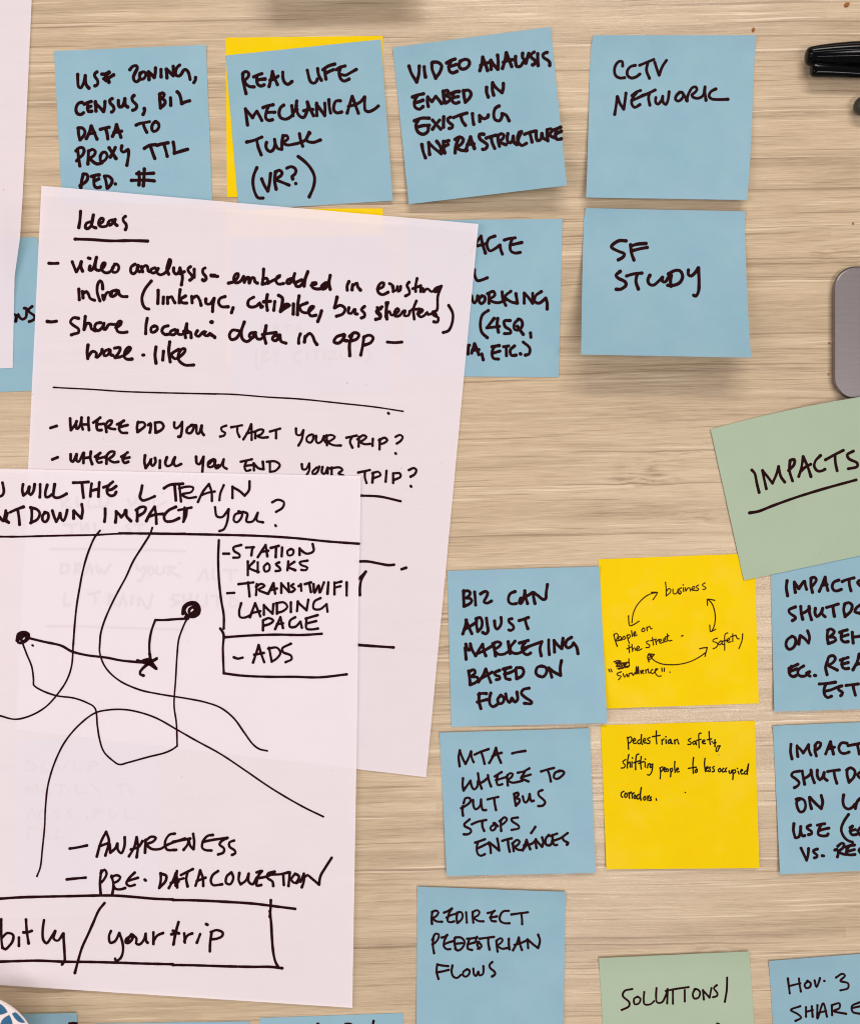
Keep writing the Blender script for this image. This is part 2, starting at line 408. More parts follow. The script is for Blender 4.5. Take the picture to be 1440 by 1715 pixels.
# ---------------------------------------------------------------- ink strokes: key, origin, scale and pen width in photo pixels, then points
load_ink("""
# key ox oy scale width(px source)
@zoning 80 60 4.8 4.8
243 310 244 360 250 408 268 418 288 385 300 345 304 320 304 320 305 360 312 395 333 420
398 290 382 302 380 325 398 350 406 375 397 396 382 402
438 308 465 306 495 290
497 294 472 318 458 345
452 345 490 338 531 314
458 345 470 362 498 362 494 374
662 272 685 245 715 240 722 258 705 295 690 335 700 362 718 370 738 352
745 300 740 330 752 348 772 345 790 318 785 295 765 290 748 302
812 290 815 320 816 352
812 292 835 310 858 335 858 335 866 300 868 258
912 270 912 300 913 330
955 268 958 300 960 338
955 268 980 290 1010 320 1010 320 1012 285 1010 245
1062 235 1040 255 1028 290 1035 318 1060 322 1080 300 1092 278 1110 270 1130 290 1140 320 1146 350
1190 335 1188 355 1176 376
278 535 252 540 232 570 230 605 245 628 270 632 290 618
295 550 325 535 352 528
325 545 322 580 330 608 355 606
325 578 350 566
385 530 388 570 390 605
385 545 420 575 450 608 450 608 460 570 462 528
520 505 502 515 504 540 528 565 535 590 520 612 515 612
570 520 570 550 580 572 602 565 615 540 622 505 622 505 622 540 628 560 645 572
695 480 680 495 685 525 712 550 718 570 705 590 685 598
778 585 780 605 768 632
905 465 900 500 905 540 908 580
900 470 925 458 938 470 930 490 912 505 940 515 945 540 925 565 910 572
988 498 990 530 990 558
1042 450 1058 465 1070 500 1078 545 1078 545 1110 530 1142 522
248 740 250 790 262 836
246 742 280 740 302 770 290 805 265 832
352 725 335 780 312 825
352 725 372 770 398 830
330 788 380 780
425 752 460 742 495 735
468 745 480 790 485 828
555 715 540 770 522 808
555 715 572 760 590 815
535 775 570 772 596 766
712 718 740 705 768 700 820 690
768 702 780 740 798 775
865 690 845 710 838 745 850 768 875 762 895 735 892 705 870 690
242 910 248 960 260 1045
230 925 255 900 285 900 295 925 280 960 245 990 235 1005
330 925 328 970 325 1030
330 930 360 912 385 930 375 960 345 985 370 1015 400 1030 438 1020
425 965 425 1000 445 1010 470 990 480 960 465 935 440 940 425 965
495 900 520 940 550 985
545 898 530 930 505 975
598 885 592 915 605 935 630 925 648 912 652 950 645 1000 638 1040
778 905 820 880 870 875
828 890 845 940 862 985
880 880 920 868 968 860
935 870 950 920 962 968
1010 855 1018 900 1018 945 1018 945 1070 928 1125 912
290 1110 278 1150 268 1220
285 1115 310 1110 325 1130 315 1165 285 1190 262 1205
355 1130 390 1120 415 1118
378 1125 372 1165 380 1210 400 1222 425 1215
378 1168 412 1150
458 1128 470 1170 480 1225
458 1128 490 1128 520 1160 510 1195 485 1222
545 1190 546 1191
718 1108 780 1108 852 1104
675 1162 740 1160 800 1160 858 1166
735 1095 738 1150 735 1198
778 1070 775 1140 770 1205
@turk 370 50 4.8 4.7
180 345 176 390 188 450 203 512
175 355 195 335 222 345 222 375 195 405 200 430 230 455 268 458
265 378 300 362 330 352
290 372 290 405 295 435 320 452 348 442
290 405 320 398 355 395
415 335 405 390 388 455
415 335 432 385 455 440
395 405 430 395 460 372
498 340 500 390 515 425 540 438 572 415
695 325 705 370 720 415 745 430 770 412 775 395
778 312 785 360 808 405
835 325 838 360 845 395
820 320 865 290 915 275
840 350 880 330 905 320
928 320 960 300 998 290
960 305 950 350 965 395 990 412 1030 395
955 355 1000 365 1040 345 1088 318
198 635 205 690 215 765
200 640 235 680 255 705 255 705 270 680 290 655 290 655 310 690 330 728
340 625 370 612 420 602
385 610 365 660 362 710 385 728 415 722
365 665 400 662 435 662
505 605 480 625 468 670 480 705 520 718 560 700 590 655 610 610
570 610 575 650 580 690
576 655 612 640
610 572 605 620 612 655 630 690 665 705 690 660 700 620 695 580 695 580 715 630 745 690
665 650 700 640 740 640
770 590 770 640 772 690
768 600 800 640 835 690 835 690 838 640 835 590
868 562 872 620 882 668
960 570 925 572 908 610 910 650 935 668 970 660
1055 535 1035 600 1015 668
1055 535 1080 600 1105 670
1025 615 1080 600 1120 580 1155 540 1155 540 1155 600 1160 645 1185 658 1230 640 1265 612
208 902 260 890 330 862
288 882 300 940 325 1005
368 905 362 930 370 960 395 978 420 965 435 920 432 880 432 880 440 920 460 955 490 960 490 960 492 900 500 850
500 855 530 850 540 875 515 895 500 905 530 925 590 918 640 905 680 885 710 825
632 835 640 880 658 935
715 830 690 865 690 890 740 905 800 885
290 1108 265 1170 258 1230 275 1310 300 1350 340 1352
328 1198 350 1250 378 1295 378 1295 392 1230 400 1155
440 1140 432 1210 445 1280
438 1145 470 1128 492 1145 485 1170 450 1195 445 1205 480 1220 548 1248
530 1112 560 1100 590 1108 605 1135 590 1165 572 1178 578 1198
602 1235 603 1236
622 1018 670 1055 720 1110 752 1180 745 1260 710 1342
@video 650 30 4.645 4.9
162 375 180 430 222 498 222 498 238 440 242 375
280 380 283 420 290 460
340 350 342 400 370 468
345 345 385 345 415 370 400 425 370 465
455 350 490 330 520 320
492 330 475 370 475 410 500 428 535 415
470 380 500 372 530 362
560 335 550 370 565 395 600 395 632 360 625 330 595 322 565 335
735 305 728 355 712 410
735 305 755 355 772 410
718 370 750 355 790 345
798 330 800 370 800 400
798 335 825 370 852 398 852 398 855 345 850 290
918 272 905 340 888 392
918 272 940 325 960 378
895 345 930 332 965 325
990 300 990 340 1000 378 1028 375 1050 345
1045 275 1045 310 1065 325 1090 305 1092 275 1092 275 1078 320 1070 352
1135 265 1110 285 1115 310 1140 330 1140 355 1122 365
1162 278 1162 320 1165 370
1235 268 1205 280 1205 305 1235 325 1255 345 1255 370
190 615 230 600 275 590
225 605 205 650 210 695 245 710 270 690
205 660 240 652 270 640
308 615 305 650 312 688
308 618 340 650 340 650 370 610 370 610 395 640 415 665
428 570 432 620 440 660
430 575 458 562 470 580 445 605 475 615 480 640 450 660
485 590 520 575 552 572
510 580 500 620 500 650 525 665 550 655
500 620 545 612
585 565 590 610 600 655
585 568 625 562 645 590 630 625 600 655
765 540 765 580 778 615
812 505 810 560 820 600
812 512 845 550 885 580 885 580 895 545 895 510
205 800 260 780 318 780
235 790 215 840 235 890 275 905 310 880 312 850
225 850 270 838 320 835
345 795 375 830 408 865
400 795 370 830 345 865
432 770 430 810 430 850
485 772 462 785 470 810 500 835 495 855 475 860
508 775 560 755 612 740
565 760 575 800 600 835
655 745 658 790 665 828
710 760 712 800
710 762 745 785 775 770 775 770 778 755
712 800 712 806
862 685 835 700 820 745 830 790 865 800 885 765 885 745 885 745 915 755 940 800
262 985 272 1040 290 1088
315 970 318 1020 322 1062
315 972 360 1015 412 1055 412 1055 405 1000 378 960
430 960 430 1010 440 1050
430 965 470 955
430 1005 465 985
545 940 525 1000 520 1050
520 945 555 925 585 945 565 985 530 1005 570 1030 612 1030
640 925 620 980 602 1032
640 925 655 970 670 1015
615 985 665 980
742 905 710 905 712 940 745 965 772 990 755 1020 735 1022
762 935 790 925 838 912
800 930 808 970 828 1015
852 915 855 960 865 998
850 918 880 900 900 915 885 945 865 955 885 975 915 985
930 900 925 940 935 970 960 965 972 920 972 920 980 970 1000 985 1000 985 1015 930 1035 885
1020 890 1005 930 1015 975 1040 992 1075 975
1060 905 1100 890 1140 880
1100 895 1110 930 1118 965
1150 880 1150 920 1160 955 1185 945 1195 900 1195 900 1205 935 1225 945
1235 870 1235 910 1240 955
1235 872 1265 862 1275 880 1250 905 1275 925 1305 935
1290 870 1340 850
1310 865 1300 905 1310 945 1345 940
1300 905 1345 882
@cctv 960 40 4.5 4.3
370 318 368 285 345 282 318 310 308 350 318 390 350 408 385 405
465 312 430 322 405 355 408 390 435 408 470 400 500 378
498 312 550 290 605 268
560 290 550 350 572 410
612 290 628 340 645 385 645 385 670 320 700 275
330 548 322 610 310 682
332 550 350 600 378 642 378 642 388 580 395 522
440 540 470 515 505 502
475 520 445 560 438 600 460 630 500 608
438 578 480 560 520 540 520 540 560 525 615 498
572 520 565 560 575 612
620 555 618 590 635 605 660 580 672 545 672 545 675 590 695 608 712 570 720 512
800 515 775 540 768 570 790 582 815 565 828 540 822 520
815 515 835 540 855 580 855 580 860 540 880 500
850 575 870 520 895 480 920 475 930 495 910 520 890 535 905 555 940 560 975 540 990 475
990 475 990 520 998 575
1072 490 1035 510 1020 545 1040 565 1090 570 1162 568
@ideas 60 330 4.8 4.6
362 115 358 180 348 245
440 200 410 210 400 240 410 255 435 245 455 210 465 145 465 145 452 200 455 235 485 248
510 215 540 200 545 175 528 170 510 195 510 225 530 238 565 235 590 215
625 185 595 190 580 215 595 228 620 210 640 180 640 180 635 210 655 228
722 155 705 170 705 190 728 220 730 245 722 262
318 338 450 342 600 352 780 350 900 354
108 532 145 534 180 532
295 520 310 560 328 600 328 600 350 565 368 520 368 520 365 560 378 595
425 490 438 494
438 555 430 585 445 590 465 570 490 485 490 485 480 540 482 578 510 590 550 560 560 530 545 530 530 560 535 590 565 610 600 600 625 565
640 540 615 575 625 605 655 600 670 565 655 540 635 540
800 540 770 560 765 600 785 618 815 590 825 550 825 550 815 580 835 600
850 560 860 600
855 570 885 550 900 560 905 595 920 600
960 570 930 580 930 605 955 610 985 575 985 575 975 605 1000 625 1040 610 1075 560 1085 510 1078 498 1065 530 1055 580 1070 620
1110 570 1110 600 1130 620 1150 605 1160 570 1160 570 1180 640 1172 705
1160 615 1195 600
1245 560 1225 575 1230 600 1255 630 1258 655 1240 668
1275 580 1275 645
1362 570 1345 580 1345 610 1368 640 1370 660 1350 675 1342 665
1410 628 1440 630
348 740 350 790 352 825
378 760 382 810
382 775 410 760 425 780 440 815 475 830
540 738 535 690 520 672 500 700 495 760 505 800 518 835
540 790 548 830 560 790 580 765 610 775
650 750 610 760 600 790 620 800 650 780 665 755 665 755 675 785 700 800 735 800
930 675 880 740 855 810 865 870 885 895 910 900
985 750 985 800 982 855
1028 805 1025 855
1060 805 1062 855
1062 815 1095 800 1105 825 1120 850
1162 745 1155 800 1155 850
1205 795 1165 825 1180 850 1215 852
1255 800 1258 850
1260 815 1295 795 1315 820 1330 870
1368 820 1370 855 1400 860 1435 815 1435 815 1425 870 1422 920
95 1000 130 1004 168 998
345 975 305 970 280 1005 310 1035 345 1060 345 1090 310 1100 288 1108
400 960 395 1010 390 1065
392 1060 415 1015 440 1020 450 1060 480 1075
525 1010 490 1015 475 1050 500 1075 535 1050 550 1015 550 1015 545 1055 560 1065 590 1025 640 1025
645 1050 680 1030 690 1000 670 1000 650 1040 660 1080 700 1090 735 1085
898 975 888 1030 885 1098
955 1035 930 1050 930 1085 955 1085 980 1060 970 1038 950 1040
1065 1035 1030 1045 1015 1080 1040 1105 1080 1100
1120 1065 1085 1080 1085 1105 1115 1105 1140 1070 1140 1070 1145 1100 1175 1105 1210 1080 1215 1020 1215 1020 1200 1080 1205 1130
1190 1080 1225 1078
1220 1090 1245 1085 1250 1130
1300 1075 1285 1105 1310 1120 1345 1085 1370 1080 1350 1105 1385 1115 1400 1095 1420 1110 1440 1125
1408 1005 1418 1008
422 1190 415 1250 420 1298
418 1290 460 1240 490 1255 485 1290 500 1285 530 1250 535 1225
590 1225 555 1240 550 1275 580 1270 600 1230 600 1230 605 1270 620 1272
635 1215 680 1210 675 1240 640 1290 640 1290 680 1285 730 1260 765 1215 750 1205 720 1240 715 1290 740 1305 775 1302
862 1270 870 1270
968 1205 960 1270 968 1335
1028 1240 1022 1310
1078 1165 1070 1240 1082 1325
1080 1270 1120 1240 1150 1225
1090 1275 1120 1300 1150 1290 1200 1240 1200 1220 1180 1220 1150 1260 1150 1310 1200 1350 1270 1350
@ideas 350 330 4.8 4.7
20 634 70 638
158 692 200 680 235 640 235 615 215 620 200 660 215 690 250 680 280 640 280 640 285 685 285 685 305 650 320 645 325 690 325 690 345 650 365 650 370 680 390 692
440 580 437 640 430 700
434 660 462 652 474 672 458 694 432 700
474 692 520 668 562 645 575 630 550 640 540 680 560 700 600 695
670 655 635 665 625 690 645 695 670 665 690 615 690 615 680 665 690 690
745 665 700 690 700 715 730 718 765 670 795 600 795 600 775 660 765 715
822 710 860 700 865 690 830 690 830 725 860 738 900 735 930 705
940 690 910 710 905 740 935 735 960 690 975 630 975 630 965 690 975 742
1125 680 1110 715 1112 748
1155 705 1150 745
1155 715 1190 690 1195 720 1218 748
1355 740 1400 720 1405 690 1385 690 1360 720 1360 765 1395 785 1440 765
130 800 90 815 78 850 100 880 155 882
195 890 182 930
360 805 320 830 315 870 340 885 385 875 410 850 420 890 430 880
470 785 462 840 470 910
440 842 495 838
530 840 522 910
560 790 590 810 590 850 575 920
575 920 620 890 650 870 625 860 590 880
680 860 678 940
725 795 715 860 712 945
790 850 730 880 745 920 790 930 830 900 845 880 820 880 800 920 820 955 860 950
905 915 895 950 875 1000
1030 805 1010 890
1012 890 1060 870 1095 900 1075 940 1025 958
1125 890 1120 930 1145 935 1165 905 1175 900 1175 940 1192 940
1250 880 1225 905 1250 935 1250 960 1225 972
1380 895 1345 920 1370 950 1375 970 1340 985
1425 850 1430 980
20 1002 28 1004
0 1105 30 1115 48 1130
240 1075 190 1070 165 1110 180 1145 220 1135 255 1080 285 1005 285 1005 262 1080 270 1140 305 1162 340 1140 370 1100
375 1090 335 1095 325 1120 345 1135 375 1110 375 1110 390 1140 420 1140 450 1100 460 1035 460 1035 445 1110 458 1175
430 1105 490 1095 540 1090
570 1110 520 1120 510 1145 535 1155 570 1125 570 1125 580 1160 620 1175
735 1100 722 1140 722 1175
775 1120 768 1165
772 1130 810 1095 835 1120 850 1160 868 1185
1085 1105 1025 1125 1005 1165 1040 1175 1080 1140 1090 1110 1090 1110 1080 1150 1110 1155
1150 1110 1130 1180 1132 1275
1130 1120 1170 1090 1205 1105 1190 1140 1150 1155
1245 1130 1235 1200 1220 1270
1245 1125 1290 1110 1320 1130 1300 1170 1250 1190
@ideas 600 340 4.114 4.2
215 555 240 570 240 610
235 575 246 604 262 600 270 576 270 576 275 610 290 600 292 574
350 545 335 565 350 600 352 625 325 640
405 520 395 570 395 610
375 590 430 570
430 580 430 610
445 590 450 610 450 610 475 590 490 600 500 610 535 600 570 575
572 572 530 590 520 610 545 610 572 572 572 572 548 640 540 740 515 750
130 720 158 728 160 715
165 715 130 735 155 770 150 795 120 800
205 685 190 740 190 785
190 770 215 745 225 770 245 770 280 740 270 725 250 750 255 780 285 775 310 745 325 740 315 775 345 775 355 745
400 675 380 730 385 800
370 735 420 730
410 765 445 740 430 730 410 765 430 785 460 770 475 750 480 770 510 760 540 775 520 750 515 770 550 790 545 820 520 818
622 705 650 760 645 830 620 880 585 892
200 958 250 962 300 958
@ideas 60 640 4.8 2.4
145 42 250 48 450 58 700 75 1000 85 1440 95
@ideas 60 640 4.8 4.1
120 368 170 352
278 292 280 340 285 385 285 385 320 340 330 315
325 345 330 375 345 370 365 320 370 285 370 285 370 340 380 380
372 340 425 340
425 285 425 330 430 385
465 325 500 300 520 285
498 305 490 350 500 385 530 385
495 340 550 335
560 340 570 400
560 345 590 310 615 310 600 345 575 360 610 375 640 378
655 340 685 325 710 310
690 325 670 370 690 405 735 408
680 360 740 345
825 320 815 360 820 400
820 325 870 325 880 350 850 380 820 400
905 345 925 330 925 370 918 405
960 325 965 405
960 325 1010 325 1030 355 1010 385 970 405
1115 325 1115 360 1130 372 1160 350 1178 320 1178 320 1175 390 1162 440 1148 438
1260 345 1220 370 1215 405 1245 410 1270 370 1270 345 1250 345
1270 350 1290 345 1295 410 1310 415 1335 350 1335 350 1335 400 1352 425
135 622 178 604
282 580 285 630 300 640 330 580 330 580 330 630 345 640 385 570
388 570 385 650
390 610 440 605
445 560 440 610 455 658
478 600 520 570
505 585 490 620 505 648 530 642
500 615 560 600
570 600 570 655
560 605 600 560 635 560 625 590 590 620 630 645 665 640
690 600 740 565
720 585 700 620 715 650 745 640
705 615 755 605
880 590 875 640 885 690 885 690 920 640 930 610 925 645 940 675 965 640 960 610
1000 630 998 688
1055 605 1042 650 1055 675 1090 665 1105 630 1120 605 1120 605 1110 650 1125 675 1170 658
1290 600 1295 650 1315 660 1350 600 1350 600 1345 660 1340 720
1430 620 1390 640 1388 680 1420 680 1440 660
@ideas 350 640 3.6 2.4
0 70 150 74 350 90 550 102 800 128 1000 150 1170 176
@ideas 350 640 3.6 3.6
1080 186 1084 190
105 262 75 275 80 295 98 305 92 322 68 328
135 272 200 260
172 270 172 300 185 330
255 255 235 300 208 345
255 255 258 300 258 348
228 310 268 300
280 300 280 338
275 300 310 285 330 290 315 315 290 325 320 335 355 332
368 298 430 280
405 292 405 338
525 280 528 315 550 320 570 290 570 290 560 345 540 382
620 315 592 330 590 355 612 365 630 340 628 315 605 320
628 330 648 322 645 350 656 368 678 358 694 325
694 325 695 350 706 364
710 320 712 380
700 330 735 318 760 330 730 355 715 360 750 380 795 382
828 335 890 322
862 330 850 360 865 395
905 330 902 388
895 345 930 320 950 330 930 350 912 360 938 374 972 372
988 342 986 384
1030 345 1028 405
1025 350 1060 335 1075 350 1050 370 1030 372
1125 330 1150 318 1168 330 1155 355 1132 370
1124 428 1127 432
5 490 30 465 40 470 35 505 60 500
30 470 45 520 70 505 90 465 90 465 88 510 108 522
192 480 260 465
225 480 215 510 225 535 250 530
218 505 260 500
270 490 272 532
270 490 300 520 330 525 330 525 325 480
368 480 368 540
350 480 400 478 428 500 400 535 368 540
560 495 565 525 585 525 605 490 605 490 605 530 590 560
650 515 625 540 630 558 655 540 665 510
685 512 681 545 696 553 716 516
716 516 716 550
740 515 740 558
730 520 790 515 805 530 780 550 810 562
900 545 970 530
940 540 940 575 950 608
990 545 985 605
985 550 1020 540 1035 560 990 580
1070 535 1065 600
1110 550 1110 608
1110 550 1150 550 1155 570 1115 590
1205 530 1235 518 1250 530 1240 555 1215 570
1216 626 1219 630
915 684 1030 690 1155 718
@hidden 600 340 4.114 4.5
770 340 800 290 845 228
845 228 855 280 875 345
820 295 880 280
940 228 900 245 885 290 905 330 940 315 975 290 975 290 980 320 992 352
1005 255 1040 245 1080 240
1060 245 1045 290 1050 330 1080 345 1115 340
1045 290 1125 272
800 460 802 500 820 535 850 530 888 515
780 640 790 680 800 690 815 670 822 640
850 640 830 665 845 695 870 675 870 645 850 640
900 620 900 690
890 625 930 608 940 635 905 665 940 685 975 685 1010 670
990 612 995 660 1015 705
1050 608 1010 645 1050 680 1090 690
1085 625 1095 690
1142 620 1142 690
1145 622 1170 650 1200 690 1200 690 1200 622
1260 610 1220 640 1215 680 1245 690 1290 655 1290 655 1300 690 1300 730
895 740 855 770 840 830 850 890 888 928
935 795 885 860 885 860 935 855 970 850
960 795 955 840 965 890
1045 810 1005 812 1010 850 1045 875 1050 895 1005 900
1105 800 1075 830 1075 870 1105 875 1130 840 1120 805 1100 800
1095 850 1135 905
1185 895 1188 925
720 985 765 980
758 985 755 1040
800 970 780 1035
800 970 815 1005 830 1045
785 1015 830 1010
850 1040 860 1080
920 990 970 982
935 990 920 1030 930 1070 965 1075
925 1035 975 1020
1000 990 1035 985
1018 990 1020 1052
1075 985 1045 1015 1055 1050 1085 1048
1115 1038 1118 1041
1135 958 1180 1000 1175 1040 1150 1048
@sf 960 340 4.5 4.9
395 285 340 285 285 330 330 360 385 385 370 410 338 428
430 315 435 370 455 430
430 325 480 310 545 305
440 360 500 345 555 335
352 515 320 545 335 565 390 595 395 620 355 650 322 650
400 550 450 535 515 528
480 535 470 590 488 648
575 545 560 580 570 610 600 620 640 590 670 560 670 560 670 590 690 595 715 560
735 545 730 590 735 628
710 620 745 622 800 600 822 550 800 510 760 510 715 535
865 505 865 540 885 550 920 520 940 490 940 490 945 580 940 670 920 702 905 695
@map 0 780 4.645 4.3
22 132 30 170 32 210 15 235 0 238
182 145 176 190 185 230 185 230 215 205 230 165 230 165 228 210 240 228 262 200 272 145
315 145 315 200 312 245
370 150 355 210 360 245 385 240 405 225
428 145 420 200 420 240 445 250 485 238 520 218
572 132 640 130 690 126
640 135 645 190 652 248
715 140 708 190 705 238
775 130 770 190 768 240
710 195 770 180
808 168 850 150 880 125
860 140 835 180 840 220 870 235 895 225 905 205
835 190 870 185 905 160
1108 155 1100 200 1090 245 1110 270 1140 265 1205 238
1278 175 1320 150 1425 140
1360 150 1365 210 1370 270
0 400 30 430 60 370 60 370 50 420 70 442
48 350 40 425 70 440
82 362 130 340 185 320
140 340 150 400 155 458
248 330 250 390 245 445
240 325 290 340 312 370 295 415 240 445
355 365 335 385 335 425 355 438 378 410 375 370 350 362
410 350 425 400 440 435 440 435 460 400 470 370 470 370 478 410 495 430 515 390 525 345
575 352 575 410
577 350 605 380 635 408 635 408 645 350 638 300
820 335 820 390 815 435
905 355 905 400 900 440
905 355 935 385 945 400 945 400 970 370 975 345 985 345 985 390 1020 430
1068 340 1070 390 1068 430
1060 345 1100 320 1135 325 1125 360 1080 390
1205 320 1170 370 1140 430
1205 320 1215 380 1218 450
1160 395 1210 380 1270 375
1370 320 1310 350 1278 395 1290 430 1340 432 1395 408
@map 0 780 4.645 3.1
0 552 150 552 300 548 500 543 750 538 900 530 1100 525 1440 528
@map 0 780 4.645 3.1
780 505 740 555 705 630 670 730 640 850 620 960 600 1080 585 1220 572 1394
@map 0 780 4.645 3.1
1187 482 1170 530 1115 620 1040 740 980 870 920 980 860 1100 810 1220 785 1310 778 1394
@map 200 780 3.4286 3.7
340 255 415 240
388 245 385 285 368 322
345 110 350 160 355 205
345 130 390 120 425 125 415 150 360 165 395 185 440 180
515 105 480 150 452 208
515 105 530 150 532 202
470 170 510 155 548 148
600 112 580 160 575 198
650 120 650 185
650 122 690 145 720 172 720 172 745 140 748 90
550 238 560 290 590 295 628 250 628 250 620 320 600 365 575 375
695 270 665 280 658 315 675 325 700 300 705 270 685 262
710 265 735 275 730 320 765 320 795 270 795 270 790 315 825 325
878 210 910 195 945 210 938 240 900 265
896 342 899 346
375 240 370 320
0 388 200 390 400 393 600 397 800 403 1000 415 1200 435 1375 448
572 428 568 530 572 650 585 770 600 860 600 935
580 935 598 965 595 1050 600 1190
600 1192 700 1205 850 1212 1000 1212 1150 1215 1305 1198
605 985 750 975 900 970 1050 972 1162 965
598 505 630 505
700 455 655 470 660 490 690 510 690 525 655 528
728 470 772 468
765 470 758 515
840 455 795 525
840 455 850 520
815 495 855 488
870 472 915 460
900 470 898 525
935 470 932 520
985 478 965 490 970 515 995 510 1000 485 985 478
1035 475 1035 512
1035 478 1075 505 1115 490 1110 450
738 550 738 628
775 548 745 585 770 600 800 610
795 555 795 612
850 560 830 580 838 608 860 600 862 570 850 560
918 555 898 565 920 585 925 600 898 605
970 550 965 600
1005 552 970 580 1010 600
1080 545 1035 555 1045 570 1080 585 1070 600 1045 598
620 732 660 730
685 680 770 670
740 670 748 750
790 680 785 742
785 695 815 678 835 690 800 712 850 735
885 675 855 735
885 675 895 735
870 715 905 705
930 675 930 730
932 680 975 725 975 725 970 675
1000 680 985 690 1010 710 990 725
1030 690 1030 692
1042 680 1045 718
1065 680 1100 670
1090 672 1100 725
1115 680 1120 730 1145 685 1150 730 1175 670
1200 670 1195 735
1235 670 1235 738
1235 675 1275 665
1237 700 1270 692
1305 670 1305 745
700 790 688 840 695 870 720 872 750 860
780 790 750 870
780 790 810 865
765 845 810 835
830 800 830 855
832 805 880 850 880 850 885 795
905 790 905 850
900 790 945 785 965 810 940 835 905 845
985 785 985 840
1025 780 1020 835
1025 785 1075 830 1075 830 1085 770
1155 760 1120 780 1115 820 1150 825 1190 795 1190 795 1195 838
825 890 825 945
825 888 860 875 885 890 860 910 830 918
925 870 895 938
925 870 940 932
905 910 940 905
1010 870 980 890 980 925 1010 925 1040 895 1040 895 1048 930
1075 875 1075 935 1105 940 1140 935
1070 878 1138 858
1078 905 1130 892
658 1100 680 1108 708 1102
800 1030 785 1080 768 1130
800 1030 815 1080 832 1128
775 1085 830 1075
860 1045 875 1125
855 1050 905 1045 925 1075 900 1110 875 1125
985 1022 935 1050 940 1070 985 1090 990 1110 955 1128
@route 0 880 2.3226 2.75
286 462 280 545 262 600 230 650 180 705 120 740 60 754 0 740
389 462 389 495 410 550 460 600 540 638 620 656 720 672 800 688 860 710 910 750 950 805 985 852 1010 870 1040 877
88 455 105 500 125 550 132 605 132 620 160 640 220 662 290 672 340 690 370 710 380 780 388 830 405 880 440 915 465 930 500 922 580 900 640 885 670 872 690 858 690 858 687 770 678 700 684 600 690 500 697 440 722 375 728 365
145 1365 158 1330 166 1260 175 1170 178 1100 188 1010 215 920 255 840 310 775 370 730 420 718 480 716 540 726 610 750 690 795 760 835 860 890 950 950 1060 1025 1180 1095 1258 1133
127 466 130 468
@route 0 880 2.3226 3.7
105 436 170 452 240 468 280 490 340 505 380 510 420 515 470 525 540 532 580 535
733 362 680 365 640 368 605 368 605 368 590 410 582 460 584 520
@route 200 780 3.4286 4.4
105 1120 165 1130 220 1105 150 1150 120 1185 122 1198 140 1205
175 1080 185 1125 215 1168 175 1140 130 1125 165 1112 190 1120 150 1138 185 1132 160 1118
365 850 370 812 400 787 440 787 460 815 455 850 425 868 390 858 374 830 392 802 425 797 446 817 435 846 407 852 402 826 424 812 436 828 412 852 382 868
398 865 420 855 445 845 452 825
@route 0 780 4.645 4.4
135 1360 145 1310 190 1295 225 1310 222 1345 180 1375 145 1375 150 1340 185 1315 210 1335 190 1365 165 1352 185 1325 215 1315
@map 0 1370 4.645 4.0
545 238 600 230 678 214
828 108 790 180 755 300
828 108 850 180 822 292
775 220 845 195
855 205 860 270 860 270 900 235 915 200 915 200 920 250 945 275 970 220 972 150
1065 150 1045 230 1005 298
1065 150 1075 220 1065 305
1020 245 1080 225 1110 180
1135 170 1130 270
1130 180 1180 145 1215 155 1190 185 1145 205 1180 240 1250 240 1300 210 1440 160
1362 122 1320 130 1285 190 1300 245 1362 250
522 478 600 470 668 464
790 410 780 500 785 588
785 430 815 402 832 430 810 480 790 500
870 450 885 520 875 598
868 460 910 445 938 460 920 490 885 510 900 550 940 555 975 545
1050 425 1005 470 985 510 1010 530 1050 520
995 490 1075 465
1128 480 1135 486
1252 430 1252 490 1240 545
1250 432 1295 450 1290 490 1245 540
1370 430 1345 490 1315 545
1370 430 1380 480 1380 540
1330 505 1390 495
0 628 150 618 350 612 550 608 780 603 900 604 1050 615 1200 628 1345 634
0 1118 150 1113 300 1110 500 1118 700 1120 900 1125 1100 1132 1345 1138
12 788 12 880 15 960 22 1010
20 930 60 895 105 910 100 960 70 1000 45 1022 25 1010
150 930 150 995
205 790 210 870 225 975
185 890 215 890 250 878
345 795 335 870 340 950 365 975 400 930 432 880 432 880 420 940 450 955 495 900 495 900 500 980 505 1060 505 1110 485 1140
815 662 770 720 730 810 690 900 640 1010 610 1110 585 1205
865 880 850 920 860 970 895 960 930 895 930 895 955 970 958 1040 940 1090 905 1112 898 1095
1020 920 985 940 980 970 1005 970 1035 930 1025 905 1025 905 1000 940 1000 965
1035 910 1065 940 1060 975 1085 985 1120 950 1135 900 1135 900 1140 960 1150 970
1195 890 1195 980
1195 960 1225 915 1270 895
1390 810 1370 890 1350 985
1335 905 1380 895
@map 290 1370 4.5 4.0
0 240 25 240
0 180 60 168 130 155
120 160 110 200 80 240
118 165 130 210 155 235 155 235 160 180 152 120
300 128 260 135 225 180 220 225 245 242 290 245
225 180 300 165 410 150
410 150 365 175 350 200 385 230 380 260 340 275
460 170 425 185 425 215 465 245 470 265 445 278
30 400 20 510
0 480 45 465 80 455
60 430 150 385
110 410 100 460 110 515
205 395 190 450 170 510
205 395 225 450 228 512
180 475 245 450
340 400 300 430 285 475 300 505 370 500
440 410 405 440 400 490 430 500 455 450 440 410
500 415 495 470 510 500 510 500 550 470 570 420 570 420 570 480 600 500 630 450
660 400 630 410
670 400 640 440 630 480 630 510 665 505
630 455 690 445 730 430
765 405 715 420 710 450 750 480 755 512
745 425 800 425 870 410
830 425 835 505
880 410 870 512
920 420 890 465 920 490 950 440 930 425
985 420 985 480 970 522
930 490 960 470 1000 440 1010 430 1050 460 1100 502 1100 502 1110 440 1150 370 1195 300
985 425 960 480
